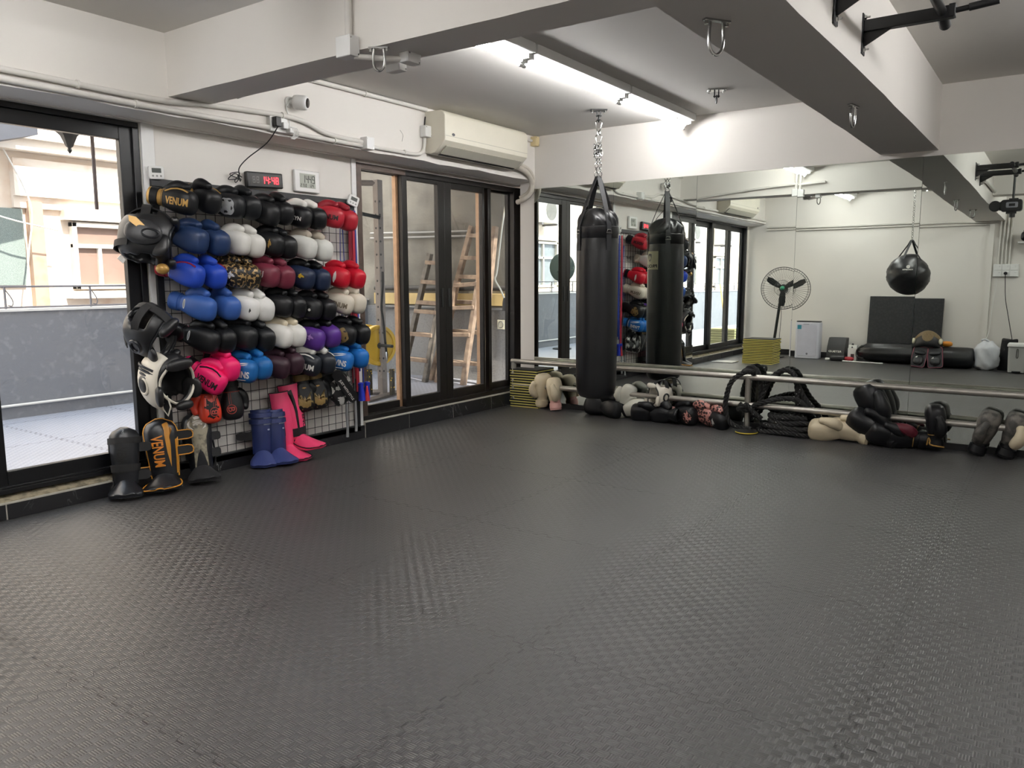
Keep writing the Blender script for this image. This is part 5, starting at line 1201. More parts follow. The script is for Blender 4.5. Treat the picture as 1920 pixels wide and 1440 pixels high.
# black speaker like box with lettering
t = thing('foam_wedge', 'black curved box with white lettering leaning on the far wall', 'box', (1.46, -6.72, 0))
b = MB(); b.loft([[(-.135 - .01 * (1 - z / .35), y0, z) , (.135 + .01 * (1 - z / .35), y0, z), (.135, y1, z), (-.135, y1, z)] for z, y0, y1 in ((0, -.12, .12), (.10, -.12, .115), (.20, -.13, .08), (.30, -.15, .02), (.345, -.16, -.02))]); b.obj('body', BLKPL, t, bevel=.006)
Mx = Matrix.Translation((-.005, .107, .165)) @ Matrix.Rotation(PI, 4, 'Z') @ Matrix.Rotation(PI / 2 - .25, 4, 'X')
flat_text('RETBUD', .030, Mx @ Matrix.Translation((0, -.03, .004)), WHT, t, width=.19, shear=.2)
t = thing('foam_roller', 'black foam roller lying before the lettered black box', 'roller', (1.53, -6.48, .045))
b = MB(); b.tube([(-.10, 0, 0), (.10, 0, 0)], .045, 24); b.obj('roller', BLKPL, t, bevel=.004)
b = MB(); b.cyl((-.101, 0, 0), (-.10, 0, 0), .025, 16); b.obj('end_core', DIG, t)
b = MB(); b.cbox((1.375, -6.5, .022), (.07, .03, .04)); tag(b.obj('white_bottle', PLASTW, bevel=.01), 'small white bottle lying left of the black roller', 'bottle')
t = thing('carton', 'white printed carton with black cone on top, by the long bag', 'carton', (1.72, -6.66, 0))
b = MB(); b.box((-.075, -.06, 0), (.055, .06, .20)); b.box((-.075, -.06, .20), (.05, .03, .245)); b.obj('box', PLASTW, t, bevel=.003)
b = MB(); b.box((-.03, .0605, .02), (.02, .061, .11)); b.obj('print', mat('carton_print', '4A3438', .6), t)
b = MB(); b.lathe([(.045, .20), (.04, .21), (.008, .27)], 4, Matrix.Translation((-.02, .0, 0))); tag(b.obj('black_cone', BLKPL, world=False), 'small black pointed cap on the white carton', 'cap').location = (1.72, -6.66, 0)
b = MB(); b.ell((0, 0, 0), (.075, .055, .035), e=.8); o = b.obj('red_pouch', mat('red_cloth', 'A82C34', .6)); o.location = (1.68, -6.52, .036); tag(o, 'small red pouch on the floor before the white carton', 'pouch')
pipe('floor_stick', [(1.62, -6.40, .012), (1.95, -6.36, .011), (2.2, -6.35, .010)], .010, 'thin white stick lying on the floor before the long bag', 'stick', PLASTW, sm=1)
# black foam sheet leaning on the wall
BOARDM = mat('black_foam_sheet', '26272A', .65, kind='voronoi', nscale=28, col2='1A1B1D', lo=.3, hi=.6)
t = thing('foam_mat', 'large black foam mat leaning upright against the far wall', 'mat', (2.40, -6.82, .0), Matrix.Rotation(.09, 3, 'X'))
b = MB(); b.box((-.535, -.012, 0), (.535, .012, 1.0)); b.obj('sheet', BOARDM, t, bevel=.003)
# long bag lying along the wall
t = thing('punching_bag', 'long black heavy bag lying on the floor along the far wall', 'punching bag', (2.6, -6.60, .155))
prof = [(.01, -.80), (.05, -.80), (.09, -.76), (.125, -.68), (.145, -.55), (.15, -.3), (.152, .3), (.152, .70), (.145, .765), (.12, .79), (.01, .795)]
rings = []
for r, q in prof:
    k = .012 if q < -.5 else .002
    rings.append([V((q, (r + k * math.sin(9 * a + q * 30)) * math.cos(a), (r + k * math.sin(9 * a + q * 30)) * math.sin(a))) for a in [2 * PI * j / 48 for j in range(48)]])
b = MB(); b.loft(rings); b.obj('body', BAGM, t, ang=80)
b = MB(); b.tube(smooth_path([(-.66, .06, .10), (-.76, .05, .075), (-.82, .02, .0), (-.80, .05, -.08), (-.70, .09, -.09)], 5), .016, 8); b.obj('strap', BLKLEA, t)
# belly pad and thai pads
t = thing('belly_pad', 'black belly pad with gold print and white round ends on the long bag', 'pad', (2.80, -6.44, .295), Matrix.Rotation(.5, 3, 'X'))
b = MB(); prof2 = []
rings = []
for i in range(13):
    q = -1 + 2 * i / 12; ht = .25 * math.sqrt(1 - .75 * q * q); rings.append([V((q * .195, .035 + .06 * math.cos(a) * (1 - .4 * q * q) - .09 * q * q, ht / 2 + .5 * ht * math.sin(a))) for a in [2 * PI * j / 20 for j in range(20)]])
b.loft(rings); b.obj('pad', BLKLEA, t, ang=80)
b = MB(); vs = []; 
for i in range(11):
    q = -.85 + 1.7 * i / 10; ht = .25 * math.sqrt(1 - .75 * q * q)
    for a in (.25, .65, 1.05, 1.45): vs.append(V((q * .195, .037 + .0615 * math.cos(a) * (1 - .4 * q * q) - .09 * q * q, ht / 2 + .5 * ht * math.sin(a) * 1.02)))
b.add(vs, [(i * 4 + j, i * 4 + j + 1, i * 4 + 5 + j, i * 4 + 4 + j) for i in range(10) for j in range(3)]); b.obj('gold_print', mat('dull_gold', '8A7450', .5, var=.4, nscale=60), t, ang=180)
b = MB(); b.ell((.01, .098, .135), (.075, .005, .085)); b.obj('gold_print', mat('dull_gold', '8A7450', .5), t)
for s_ in (-1, 1):
    b = MB(); b.ell((s_ * .175, .02, .09), (.028, .03, .045)); b.obj('round_end', mat('cream_vinyl', 'D8D2B8', .5), t)
for k, (x, lab) in enumerate(((2.70, 'black thai pad with pink piping against the long bag, left in the mirror'), (2.945, 'black thai pad with pink piping against the long bag, right in the mirror'))):
    t = thing('thai_pad', lab, 'pad', (x, -6.36, 0.0), Matrix.Rotation(.42, 3, 'X') @ Matrix.Rotation(.12 * (1 - 2 * k), 3, 'Y'), 'thai pads')
    b = MB(); b.prism(rrect(.19, .31, .035), .05, Matrix.Translation((0, .03, .16)) @ Matrix.Rotation(PI / 2, 4, 'X')); b.obj('pad', BKG, t, bevel=.008)
    b = MB(); b.tube([V((p[0], .030, p[1] + .16)) for p in rrect(.19, .31, .035)], .005, 6, closed=True); b.obj('piping', mat('dusky_pink', '8E4A5A', .5), t)
    b = MB(); b.ell((0, .045, .10), (.07, .035, .065), e=.75); b.ell((0, .04, .22), (.075, .022, .03), e=.75); b.obj('arm_pad', BKG, t)
    b = MB(); b.prism([(0, 0), (.03, 0), (.03, .025)], .003, Matrix.Translation((-.045, .078, .13)) @ Matrix.Rotation(PI / 2, 4, 'X')); b.obj('label', WHT, t)
b = MB(); b.ell((0, 0, 0), (.075, .05, .04), e=.8); o = b.obj('orange_mitt', mat('orange_vinyl', 'D88A2A', .45)); o.location = (3.04, -6.60, .345); tag(o, 'orange and black mitt lying on the long bag beside the belly pad', 'mitt')
# white plastic bag, black bag, bin
rings = []; rnd = random.Random(9)
for i in range(15):
    q = i / 14; r = (.135 + .02 * math.sin(PI * q)) * (1 - .75 * max(0, q - .82) / .18 * .8) * (.7 + .3 * min(1, q * 8)); z = .40 * q
    rings.append([V(((r + .010 * math.sin(5 * a + 9 * q) + rnd.uniform(-.006, .006)) * math.cos(a), (r * .85 + .010 * math.cos(6 * a - 12 * q)) * math.sin(a), z + .012 * math.sin(3 * a + 20 * q))) for a in [2 * PI * j / 28 for j in range(28)]])
b = MB(); b.loft(rings); o = b.obj('plastic_bag', mat('white_bag_plastic', 'D9DCE2', .35, bump=.5, bscale=14), ang=180); o.location = (3.545, -6.58, .004); tag(o, 'knotted white plastic bag full of towels on the floor', 'plastic bag')
b = MB(); b.tube(smooth_path([(3.50, -6.58, .38), (3.48, -6.56, .425), (3.53, -6.56, .43), (3.58, -6.57, .39)], 5), .012, 8); tag(b.obj('bag_knot', mat('white_bag_plastic', 'D9DCE2', .35)), 'knotted handles on top of the white plastic bag', 'bag handle')
rings = []
for i in range(10):
    q = i / 9; r = 1 - .25 * q; rings.append([V((.13 * r * math.copysign(abs(math.cos(a)) ** .6, math.cos(a)), .10 * r * math.copysign(abs(math.sin(a)) ** .6, math.sin(a)), .43 * q + .015 * math.sin(2 * a) * q)) for a in [2 * PI * j / 24 for j in range(24)]])
b = MB(); b.loft(rings); o = b.obj('cloth_bag', mat('black_cloth', '151518', .8)); o.location = (3.80, -6.78, 0); tag(o, 'black cloth bag behind the pale grey bin', 'bag')
BING = mat('bin_grey', 'B9B9B6', .45, var=.03)
t = thing('pedal_bin', 'pale grey pedal bin with white lid near the far wall', 'bin', (3.92, -6.42, 0))
b = MB(); b.loft([[V((p[0] * k, p[1] * k, z)) for p in rrect(.22, .26, .03)] for z, k in ((.01, .9), (.20, .97), (.36, 1.0))]); b.obj('body', BING, t, bevel=.004)
b = MB(); b.loft([[V((p[0] * k, p[1] * k, z)) for p in rrect(.24, .28, .04)] for z, k in ((.36, 1.02), (.385, 1.02), (.405, .95))]); b.obj('lid', PLASTW, t, bevel=.004)
b = MB(); b.box((-.05, .12, .012), (.05, .16, .032)); b.obj('pedal', BLKPL, t, bevel=.003)
b = MB(); b.tube([V((p[0] * .10, .132, p[1] * .35 + .27)) for p in rrect(.2, .35, .08)], .004, 6, closed=True); b.obj('latch', mat('bin_dark', '55554F', .5), t)
# sockets, conduits and wires on the far wall
t = thing('wall_socket', 'white six gang socket board low on the far wall, with one black plug', 'socket', (3.675, -6.95, 1.31))
b = MB(); b.box((-.155, 0, 0), (.155, .03, .18)); b.obj('back_box', PLASTW, t, bevel=.005)
for i in range(3):
    for j in range(2):
        b = MB(); b.box((-.146 + .098 * i, .03, .008 + .085 * j), (-.052 + .098 * i, .036, .088 + .085 * j)); b.box((-.146 + .098 * i + .06, .036, .055 + .085 * j), (-.146 + .098 * i + .075, .04, .075 + .085 * j)); b.obj('outlet', PLASTW, t, bevel=.002)
b = MB(); b.cyl((0.0, .036, .05), (0, .075, .05), .022, 14); b.obj('plug', BLKPL, t, label='black plug')
pipe('cable', [(3.675, -6.87, 1.35), (3.68, -6.88, 1.25), (3.70, -6.90, 1.0), (3.75, -6.90, .75), (3.82, -6.85, .43)], .005, 'black cable hanging from the plug down to the black cloth bag', 'cable', BLKPL)
pipe('cable', [(3.575, -6.905, 1.33), (3.57, -6.915, 1.15), (3.545, -6.92, .85), (3.53, -6.9, .55), (3.5, -6.8, .40)], .003, 'thin white cable hanging from the socket board', 'cable', PLASTW)
for k in range(4):
    x = 3.575 + .045 * k
    pipe('conduit', [(x, -6.935, 1.485), (x, -6.935, 2.02 + .02 * k), (x, -6.935, 2.09 + .1 * k)], .012, ['first', 'second', 'third', 'fourth'][k] + ' white conduit from the left above the socket board in the mirror', 'conduit', group='conduits above the socket board', sm=1)
pipe('conduit', [(.30, -6.93, 2.09), (2.0, -6.93, 2.085), (2.9, -6.93, 2.10), (3.2, -6.93, 2.088), (3.56, -6.93, 2.088)], .013, 'upper white conduit running along the far wall', 'conduit')
pipe('conduit', [(.30, -6.93, 2.05), (2.0, -6.93, 2.05), (3.5, -6.93, 2.055)], .011, 'lower white conduit running along the far wall', 'conduit')
pipe('conduit', [(2.0, -3.425, 2.36), (1.4, -3.43, 2.33), (.9, -3.43, 2.29), (.5, -3.43, 2.25)], .014, 'white conduit sagging along the mirror side of the cross beam', 'conduit')
# gadget and shelf
t = thing('sports_camera', 'black clamp mounted camera with grey framed screen, reflected beside the deep beam', 'camera', (3.80, -4.35, 1.965))
b = MB(); b.prism(rrect(.21, .13, .03), .11, Matrix.Translation((.03, .06, .11)) @ Matrix.Rotation(PI / 2, 4, 'X')); b.obj('body', BLKPL, t, bevel=.008)
b = MB(); b.cyl((-.13, -.02, .11), (-.13, .05, .11), .06, 24); b.cyl((-.09, .0, .11), (-.06, .0, .11), .05, 16); b.obj('lens', BLKPL, t, bevel=.008)
b = MB(); b.prism(rrect(.115, .06, .012), .006, Matrix.Translation((.035, .066, .115)) @ Matrix.Rotation(PI / 2, 4, 'X')); b.obj('screen_frame', mat('frame_grey', '8E8E96', .4), t)
b = MB(); b.box((.005, .0665, .10), (.065, .068, .13)); b.obj('screen', BLKP, t)
b = MB(); b.box((.0, -.02, .175), (.09, .03, .19)); b.box((-.02, -.01, .02), (.08, .04, .045)); b.cyl((.04, .01, -.02), (.04, .01, .03), .03, 12); b.obj('clamp', BLKMET, t)
b = MB(); b.cyl((.04, .01, .18), (.04, .01, .57), .012, 12); b.obj('bracket_arm', BLKMET, t)
t = thing('wall_shelf', 'white bracket shelf with a black and gold glove on it, far wall', 'shelf', (3.96, -6.95, 1.60))
b = MB(); b.box((-.16, 0, .17), (.20, .22, .19)); b.obj('shelf_board', PLASTW, t, bevel=.003)
b = MB(); b.box((-.03, 0, .0), (-.01, .012, .17)); b.box((-.03, 0, .155), (-.01, .18, .17)); b.obj('bracket', PLASTW, t)
glove('black glove with gold patch resting on the far wall shelf', None, (3.90, -6.80, 1.87), (-.3, 1, .1), 1, P(BK), .8, deco=dec_dot(GOLD, .2, 0, .04, .04, .1))
# round bag hanging in the far bay
t = thing('wrecking_ball_bag', 'round black wrecking ball bag hanging in the far bay', 'punching bag', (2.555, -5.92, 1.045))
rings = []
for i in range(25):
    th = -PI / 2 + PI * min(max(i / 24, .01), .99)
    rings.append([V(((.30 + .007 * math.sin(14 * th + 8 * a) * math.cos(th)) * math.cos(th) * math.cos(a), (.30 + .007 * math.sin(14 * th + 8 * a) * math.cos(th)) * math.cos(th) * math.sin(a), .27 + .285 * math.sin(th))) for a in [2 * PI * j / 48 for j in range(48)]])
b = MB(); b.loft(rings); b.obj('body', BAGM, t, ang=80)
for k in range(4):
    a = k * PI / 2 + .35; d = V((math.cos(a), math.sin(a), 0)); s_ = V((-d.y, d.x, 0)) * .016
    pts = [d * .20 + V((0, 0, .475)), d * .14 + V((0, 0, .56)), d * .05 + V((0, 0, .68)), d * .012 + V((0, 0, .745))]
    b = MB(); b.loft([[p - s_, p + s_, p + s_ + d * .004, p - s_ + d * .004] for p in pts]); b.obj('strap', mat('black_webbing', '1C1D20', .6), t)
Mx = Matrix.Translation((0.02, .296, .36)) @ Matrix.Rotation(PI, 4, 'Z') @ Matrix.Rotation(PI / 2 - .28, 4, 'X')
flat_text('TOPDEPTH', .016, Mx @ Matrix.Translation((0, -.03, .004)), WHT, t, width=.13)
b = MB(); b.lathe([(.024, 0), (.024, .002), (.016, .002), (.016, 0)], 20, Mx @ Matrix.Translation((0, .012, .0))); b.obj('emblem', WHT, t)
chain('chain', 'steel chain holding the round black bag in the far bay', [(2.555, -5.92, 2.56), (2.555, -5.92, 1.79)], .045, .0042)
b = MB(); b.box((.14, -5.30, .002), (.46, -5.02, .014)); tag(b.obj('floor_pad', mat('pale_grey_pad', 'B9B7B4', .6), bevel=.003), 'pale flat pad on the floor by the black sliding door', 'pad')
# ================================================================ TERRACE AND STREET
TFL = floor_mat('terrace_foam', (0.36, 0.37, 0.42), 0.35, -0.6, .40)
b = MB(); b.box((-2.95, -24, -.15), (-.11, .9, .05)); struct(b.obj('terrace_floor', TFL), 'grey foam mats on the terrace outside'); 
b = MB(); b.box((-12, -30, -4.2), (-3.1, 8, -4.0)); struct(b.obj('street_ground', stain_mat('asphalt', '55524E', '3C3A38')), 'street ground below the terrace')
PAR = stain_mat('grey_render', '75777C', '85878B', .7, 14, .55, .7, .45)
b = MB(); b.box((-3.08, -24, -4), (-2.9, 1.1, .965)); struct(b.obj('parapet_wall', PAR), 'grey rendered parapet wall along the terrace')
b = MB(); b.box((-3.09, -24, .965), (-2.885, 1.1, .985)); struct(b.obj('parapet_coping', mat('coping_white', 'D8D6D2', .7)), 'thin white coping on the parapet')
pipe('drain_pipe', [(-2.885, -9, .165), (-2.885, -3.4, .165), (-2.885, .8, .165)], .012, 'thin white pipe along the foot of the parapet', 'pipe', PIPEW, sm=1)
t = thing('railing', 'thin dark steel railing on top of the parapet', 'railing', (-2.98, -3.3, .985))
RAILM = mat('railing_grey', '6E6C70', .5, .2)
b = MB(); b.cyl((0, -12, .19), (0, 4.0, .19), .009, 8); b.cyl((0, -12, .012), (0, 4.0, .012), .008, 8); b.obj('rail_bar', RAILM, t)
for k in range(-16, 6):
    y = k * .72
    b = MB(); b.cyl((0, y, 0), (0, y, .19), .010, 8); b.tube(smooth_path([(0, y, .17), (0, y + .04, .11), (0, y + .06, .06), (0, y + .05, .025), (0, y + .02, .03)], 5), .005, 6); b.obj('post', RAILM, t)
# end wall of the terrace with its painted sunlight strip, pipes and socket
ENDW = stain_mat('old_render', '7E7A71', '615D56', .85, 3, .4, .7, .3); LOWW = stain_mat('speckled_render', '928F8B', '7E7B77', .85, 60, .5, .7, .3)
b = MB(); b.box((-3.0, .90, -.2), (.30, 1.05, 3.2)); struct(b.obj('wall_terrace', ENDW), 'grey rendered end wall of the terrace')
b = MB(); b.box((-3.0, .88, 0), (.30, .90, .90)); struct(b.obj('wall_terrace', LOWW), 'lower speckled part of the terrace end wall')
b = MB(); b.box((-2.7, .80, .925), (.2, .90, 1.06)); tag(b.obj('sunlight_strip', mat('ochre_sunlight', 'D2B77C', .7, var=.25, nscale=6), bevel=.003), 'ochre strip of painted sunlight along the terrace end wall', 'painted strip')  # sunlit band of the wall, its sunlight put into the colour
pipe('wall_pipe', [(-2.7, .83, 1.12), (.2, .83, 1.12)], .03, 'dark horizontal pipe above the painted sunlight strip', 'pipe', mat('dark_pipe', '3E3B39', .6), sm=1)
pipe('wall_pipe', [(-2.7, .83, .895), (-.75, .83, .895), (-.55, .82, .90), (-.45, .81, .95)], .018, 'grey pipe below the painted sunlight strip', 'pipe', mat('grey_pipe', '8E8D8A', .5))
pipe('wall_pipe', [(-2.8, .87, 1.80), (-1.9, .87, 1.78), (-1.2, .87, 1.77)], .013, 'upper conduit on the terrace end wall', 'conduit', mat('grey_pipe', '8E8D8A', .5))
pipe('wall_pipe', [(-2.8, .87, 1.74), (-1.9, .87, 1.725), (-1.2, .87, 1.715)], .013, 'lower conduit on the terrace end wall', 'conduit', mat('grey_pipe', '8E8D8A', .5))
t = thing('outdoor_socket', 'small square white outdoor socket on the terrace end wall', 'socket', (-.735, .88, .66))
b = MB(); b.box((-.055, -.06, 0), (.055, 0, .11)); b.obj('box', mat('grey_box', '5A5A5A', .5), t, bevel=.004)
b = MB(); b.box((-.055, -.065, .005), (.04, -.06, .11)); b.obj('plate', mat('cream_vinyl', 'D8D2B8', .5), t)
b = MB(); b.tube([(-.008 + .032 * math.cos(a), -.067, .057 + .036 * math.sin(a)) for a in [2 * PI * k / 20 for k in range(20)]], .004, 6, closed=True); b.obj('cover_ring', mat('grey_box', '5A5A5A', .5), t)
# canopy over the sports corner
b = MB(); b.box((-1.7, -1.7, 2.50), (-.12, .9, 2.62)); struct(b.obj('canopy_slab', stain_mat('canopy_grey', '87898E', '6C6E73')), 'grey concrete canopy over the terrace corner')
b = MB(); b.box((-1.7, -1.72, 2.42), (-.12, -1.58, 2.62)); struct(b.obj('canopy_beam', stain_mat('canopy_grey', '87898E', '6C6E73')), 'edge beam of the canopy')
pipe('hanging_cable', [(-.22, .30, 2.28), (-.30, .26, 1.85), (-.34, .20, 1.32), (-.36, .19, 1.22), (-.33, .24, 1.12), (-.30, .27, 1.02)], .009, 'pale cable hanging outside the right door leaf', 'cable', mat('pale_cable', 'C8C4B4', .5))
b = MB(); b.tube([(-.30, .27, 1.03), (-.295, .265, .99), (-.29, .26, .90)], [.012, .022, .028], 10); tag(b.obj('cable_plug', mat('dark_rubber', '2C2C2C', .6)), 'dark plug at the end of the pale hanging cable', 'plug')
pipe('hose_stub', [(-.05, .14, 2.0), (-.14, .15, 1.97), (-.16, .14, 1.85), (-.14, .16, 1.70)], .022, 'pale curved hose end outside the right door leaf', 'hose', mat('pale_hose', 'B5A79A', .6))
# ---------------------------------------------------------------- wooden stepladders
WOOD = mat('weathered_wood', 'A38D78', .75, nscale=12, col2='746153', lo=.35, hi=.7, bump=.3, bscale=40); WOODG = mat('grey_wood', '7A736A', .8, nscale=14, col2='57514B', lo=.35, hi=.7, bump=.3, bscale=40)
def ladder(label, lb, lt, rb, rtp, n, sw=.055, sd=.03, m=WOOD, steps=None, brace=None):
    t = thing('wooden_ladder', label, 'ladder', ((lb[0] + rb[0]) / 2, (lb[1] + rb[1]) / 2, .05), None, 'wooden ladders on the terrace')
    o = V(t.matrix_basis.translation)
    for a, c in ((lb, lt), (rb, rtp)):
        a, c = V(a) - o, V(c) - o; x = (c - a).normalized(); R = frame(x, (0, 1, 0)); L = (c - a).length
        b = MB(); b.box((0, -sw / 2, -sd), (L, sw / 2, sd), 0, Matrix.Translation(a) @ R.to_4x4()); b.obj('side_rail', m, t, bevel=.004)
    for k in range(n):
        q = (k + .8) / n if steps is None else steps[k]
        a = V(lb).lerp(V(lt), q) - o; c = V(rb).lerp(V(rtp), q) - o
        x = (c - a).normalized(); R = frame(x, (0, 0, 1))
        b = MB(); b.box((-.01, -.045, -.022), ((c - a).length + .01, .045, .022), 0, Matrix.Translation(a) @ R.to_4x4()); b.obj('step', WOOD, t, bevel=.003)
    return t
ladder('grey wooden stepladder seen through the second door pane', (-1.95, .47, .05), (-1.60, .62, 1.52), (-1.54, .42, .05), (-1.335, .62, 1.50), 6, m=WOODG, steps=[.17, .37, .55, .62, .78, .93])
ladder('tallest wooden ladder, reaching above the other two', (-1.60, .60, .05), (-1.125, .80, 1.82), (-.90, .62, .05), (-.80, .80, 1.80), 6, m=WOOD, steps=[.13, .33, .52, .68, .80, .94])
ladder('shorter wooden stepladder in front, seen through the third door pane', (-1.41, .48, .05), (-1.19, .60, 1.20), (-1.01, .46, .05), (-.88, .60, 1.22), 4, m=WOOD, steps=[.20, .48, .74, .96])
# ---------------------------------------------------------------- power rack with plates
RKM = mat('rack_grey', '8A817A', .5, .3, var=.12); RKD = mat('rack_dark', '34383A', .5, .3)
t = thing('power_rack', 'grey steel power rack with drilled upright outside the door', 'power rack', (-1.24, -.57, .05))
def upright(px, py, h=2.15):
    b = MB(); b.box((px - .035, py - .035, 0), (px + .035, py + .035, h)); u = b.obj('upright', RKM, t, bevel=.004)
    b = MB()
    for k in range(14): b.cyl((px + .0345, py - .012, .25 + .13 * k), (px + .0362, py - .012, .25 + .13 * k), .011, 10); b.cyl((px - .0, py - .0345, .25 + .13 * k), (px, py - .0362, .25 + .13 * k), .011, 10)
    b.obj('peg_hole', BLKP, u)
upright(0, 0); upright(-.55, -.50)
b = MB(); b.tube([(0, 0, .03), (-.55, -.50, .03)], .03, 4); b.tube([(.1, .1, .025), (.25, -.45, .025)], .025, 4); b.tube([(0, 0, 2.12), (-.55, -.50, 2.12)], .03, 4); b.obj('cross_member', RKM, t, bevel=.004)
b = MB(); b.cyl((.05, -.02, 1.78), (-.30, -.35, 1.88), .018, 10); b.obj('chin_bar', RKD, t)
b = MB(); b.cyl((.06, -.30, .50), (.06, .30, .47), .016, 12); b.cyl((.06, .06, .47), (.06, .12, .47), .028, 14); b.obj('barbell', RKD, t) if False else None
def plate(label, c, R, r=.205):
    t2 = thing('weight_plate', label, 'weight plate', c, R, 'yellow weight plates')
    b = MB(); b.lathe([(.03, -.028), (.12, -.022), (.165, -.022), (.17, -.034), (r - .008, -.036), (r, -.03), (r, .03), (r - .008, .036), (.17, .034), (.165, .022), (.12, .022), (.03, .028)], 40, Matrix.Rotation(PI / 2, 4, 'X')); b.obj('disc', mat('yellow_rubber', 'D9B13A', .5, var=.1), t2)
    b = MB(); b.cyl((0, -.04, 0), (0, .04, 0), .03, 18); b.obj('hub', mat('steel_dark', '5A5856', .4, .7), t2)
RP = Matrix.Rotation(1.38, 3, 'Z')
plate('yellow weight plate in front on the rack bar, largest through the first pane', (-1.26, -.60, .56), RP)
plate('yellow weight plate behind the first one on the rack bar', (-1.45, -.57, .56), RP)
pipe('weight_bar', [(-1.02, -.645, .565), (-1.75, -.51, .56)], .016, 'dark steel bar through the yellow weight plates', 'bar', RKD, sm=1)
YB = mat('yellow_band', 'DFD335', .5)
b = MB(); b.box((-1.30, -.86, 1.10), (-1.285, -.815, 1.78)); tag(b.obj('resistance_band', YB), 'bright yellow exercise band hanging on the rack', 'band')
YBK = mat('yellow_black_block', 'E0B52A', .6, kind='voronoi', nscale=26, col2='2A2410', lo=.16, hi=.2)
for k, (x, y) in enumerate(((-1.20, -.79), (-1.235, -.83), (-1.02, -.66))):
    b = MB(); b.box((x - .02, y - .02, .08), (x + .02, y + .02, .34)); tag(b.obj('safety_block', YBK, bevel=.003), ['yellow block with black marks at the foot of the rack, right of two', 'yellow block with black marks at the foot of the rack, left of two', 'lone yellow block with black marks beside the rack upright'][k], 'block')
b = MB(); b.ell((-1.30, -.93, 1.60), (.07, .07, .09)); tag(b.obj('medicine_ball', mat('dark_green_ball', '1E2A26', .5)), 'dark ball on the rack left of the yellow band', 'ball')
pipe('hanging_strap', [(-1.17, -.60, 1.30), (-1.165, -.61, 1.15), (-1.17, -.63, .95), (-1.165, -.62, .85), (-1.16, -.60, .62), (-1.155, -.59, .50)], .012, 'black strap hanging along the rack upright', 'strap', BKS)
b = MB(); b.tube([(-1.155, -.59, .52), (-1.153, -.588, .47), (-1.15, -.585, .40)], [.006, .014, .003], 8); tag(b.obj('strap_hook', CHROME), 'steel hook at the end of the hanging black strap', 'hook')
# ---------------------------------------------------------------- lantern and rods on the terrace
t = thing('hanging_lantern', 'dark wall lantern outside the black sliding door', 'lantern', (-1.0, -3.64, 2.05))
LAN = mat('lantern_black', '1C1A1A', .5, .3)
b = MB(); b.lathe([(.004, 0), (.014, .02), (.010, .035), (.022, .045), (.05, .11), (.075, .135), (.078, .15), (.06, .16)], 6); b.obj('bowl', LAN, t, ang=20)
b = MB(); b.lathe([(.055, .16), (.062, .34)], 6); b.obj('glass', mat('lantern_glass', 'E8D2A0', .3), t, ang=20)
b = MB()
for k in range(6):
    a = PI * k / 3; b.cyl((.058 * math.cos(a), .058 * math.sin(a), .15), (.066 * math.cos(a), .066 * math.sin(a), .35), .007, 6)
b.lathe([(.085, .34), (.05, .40), (.01, .43)], 6); b.cyl((0, 0, .43), (0, 0, .60), .008, 6); b.obj('cage', LAN, t, ang=20)
pipe('hanging_rod', [(-1.0, -3.485, 2.75), (-1.0, -3.487, 2.2), (-1.0, -3.49, 1.70)], .012, 'thin dark rod hanging outside, right of the lantern', 'rod', mat('dark_rod', '3A2C2C', .5), sm=1)
b = MB(); b.box((-1.1, -4.0, 2.72), (-.12, -3.3, 2.82)); struct(b.obj('canopy_slab', stain_mat('canopy_grey', '87898E', '6C6E73')), 'concrete slab above the black sliding door')
pipe('sagging_wire', [(-4.45, -2.60, 2.55), (-4.3, -2.45, 2.0), (-4.2, -2.55, 1.5), (-4.1, -2.65, 1.05)], .008, 'thin white wire hanging down the opposite facade', 'wire', PIPEW)
pipe('sagging_wire', [(-4.45, -3.2, 2.05), (-4.3, -2.7, 1.85), (-4.3, -2.2, 1.75)], .008, 'thin white wire sagging to the opposite window', 'wire', PIPEW)
# ---------------------------------------------------------------- opposite building
FAC = stain_mat('pink_plaster', 'EFE2D4', 'D2B09A', .85, 2.6, .52, .8, .2); FACW = stain_mat('pale_plaster', 'EADFD2', 'D6BBA2', .85, 3.5, .55, .8, .2)
FX = -4.6
b = MB(); b.box((FX - .4, -30, -4), (FX, 6, 9)); struct(b.obj('facade_wall', FAC), 'sunlit stained plaster facade across the alley')
b = MB(); b.box((FX, -2.50, 2.10), (FX + .10, 6, 2.48)); b.box((FX, -2.50, 1.98), (FX + .05, 6, 2.10)); struct(b.obj('facade_band', FACW), 'pale projecting band on the opposite facade')
b = MB(); b.box((FX, -3.4, 2.55), (FX + .22, 6, 2.66)); b.box((FX, -3.4, 2.66), (FX + .28, 6, 2.72)); struct(b.obj('facade_cornice', FACW), 'projecting cornice on the opposite facade')
b = MB(); b.box((FX, -2.38, -1), (FX + .09, -2.24, 2.05)); struct(b.obj('facade_pilaster', stain_mat('brown_plaster', 'B99C86', '9A7E6A', .9, 6)), 'brown stained pilaster strip on the facade')
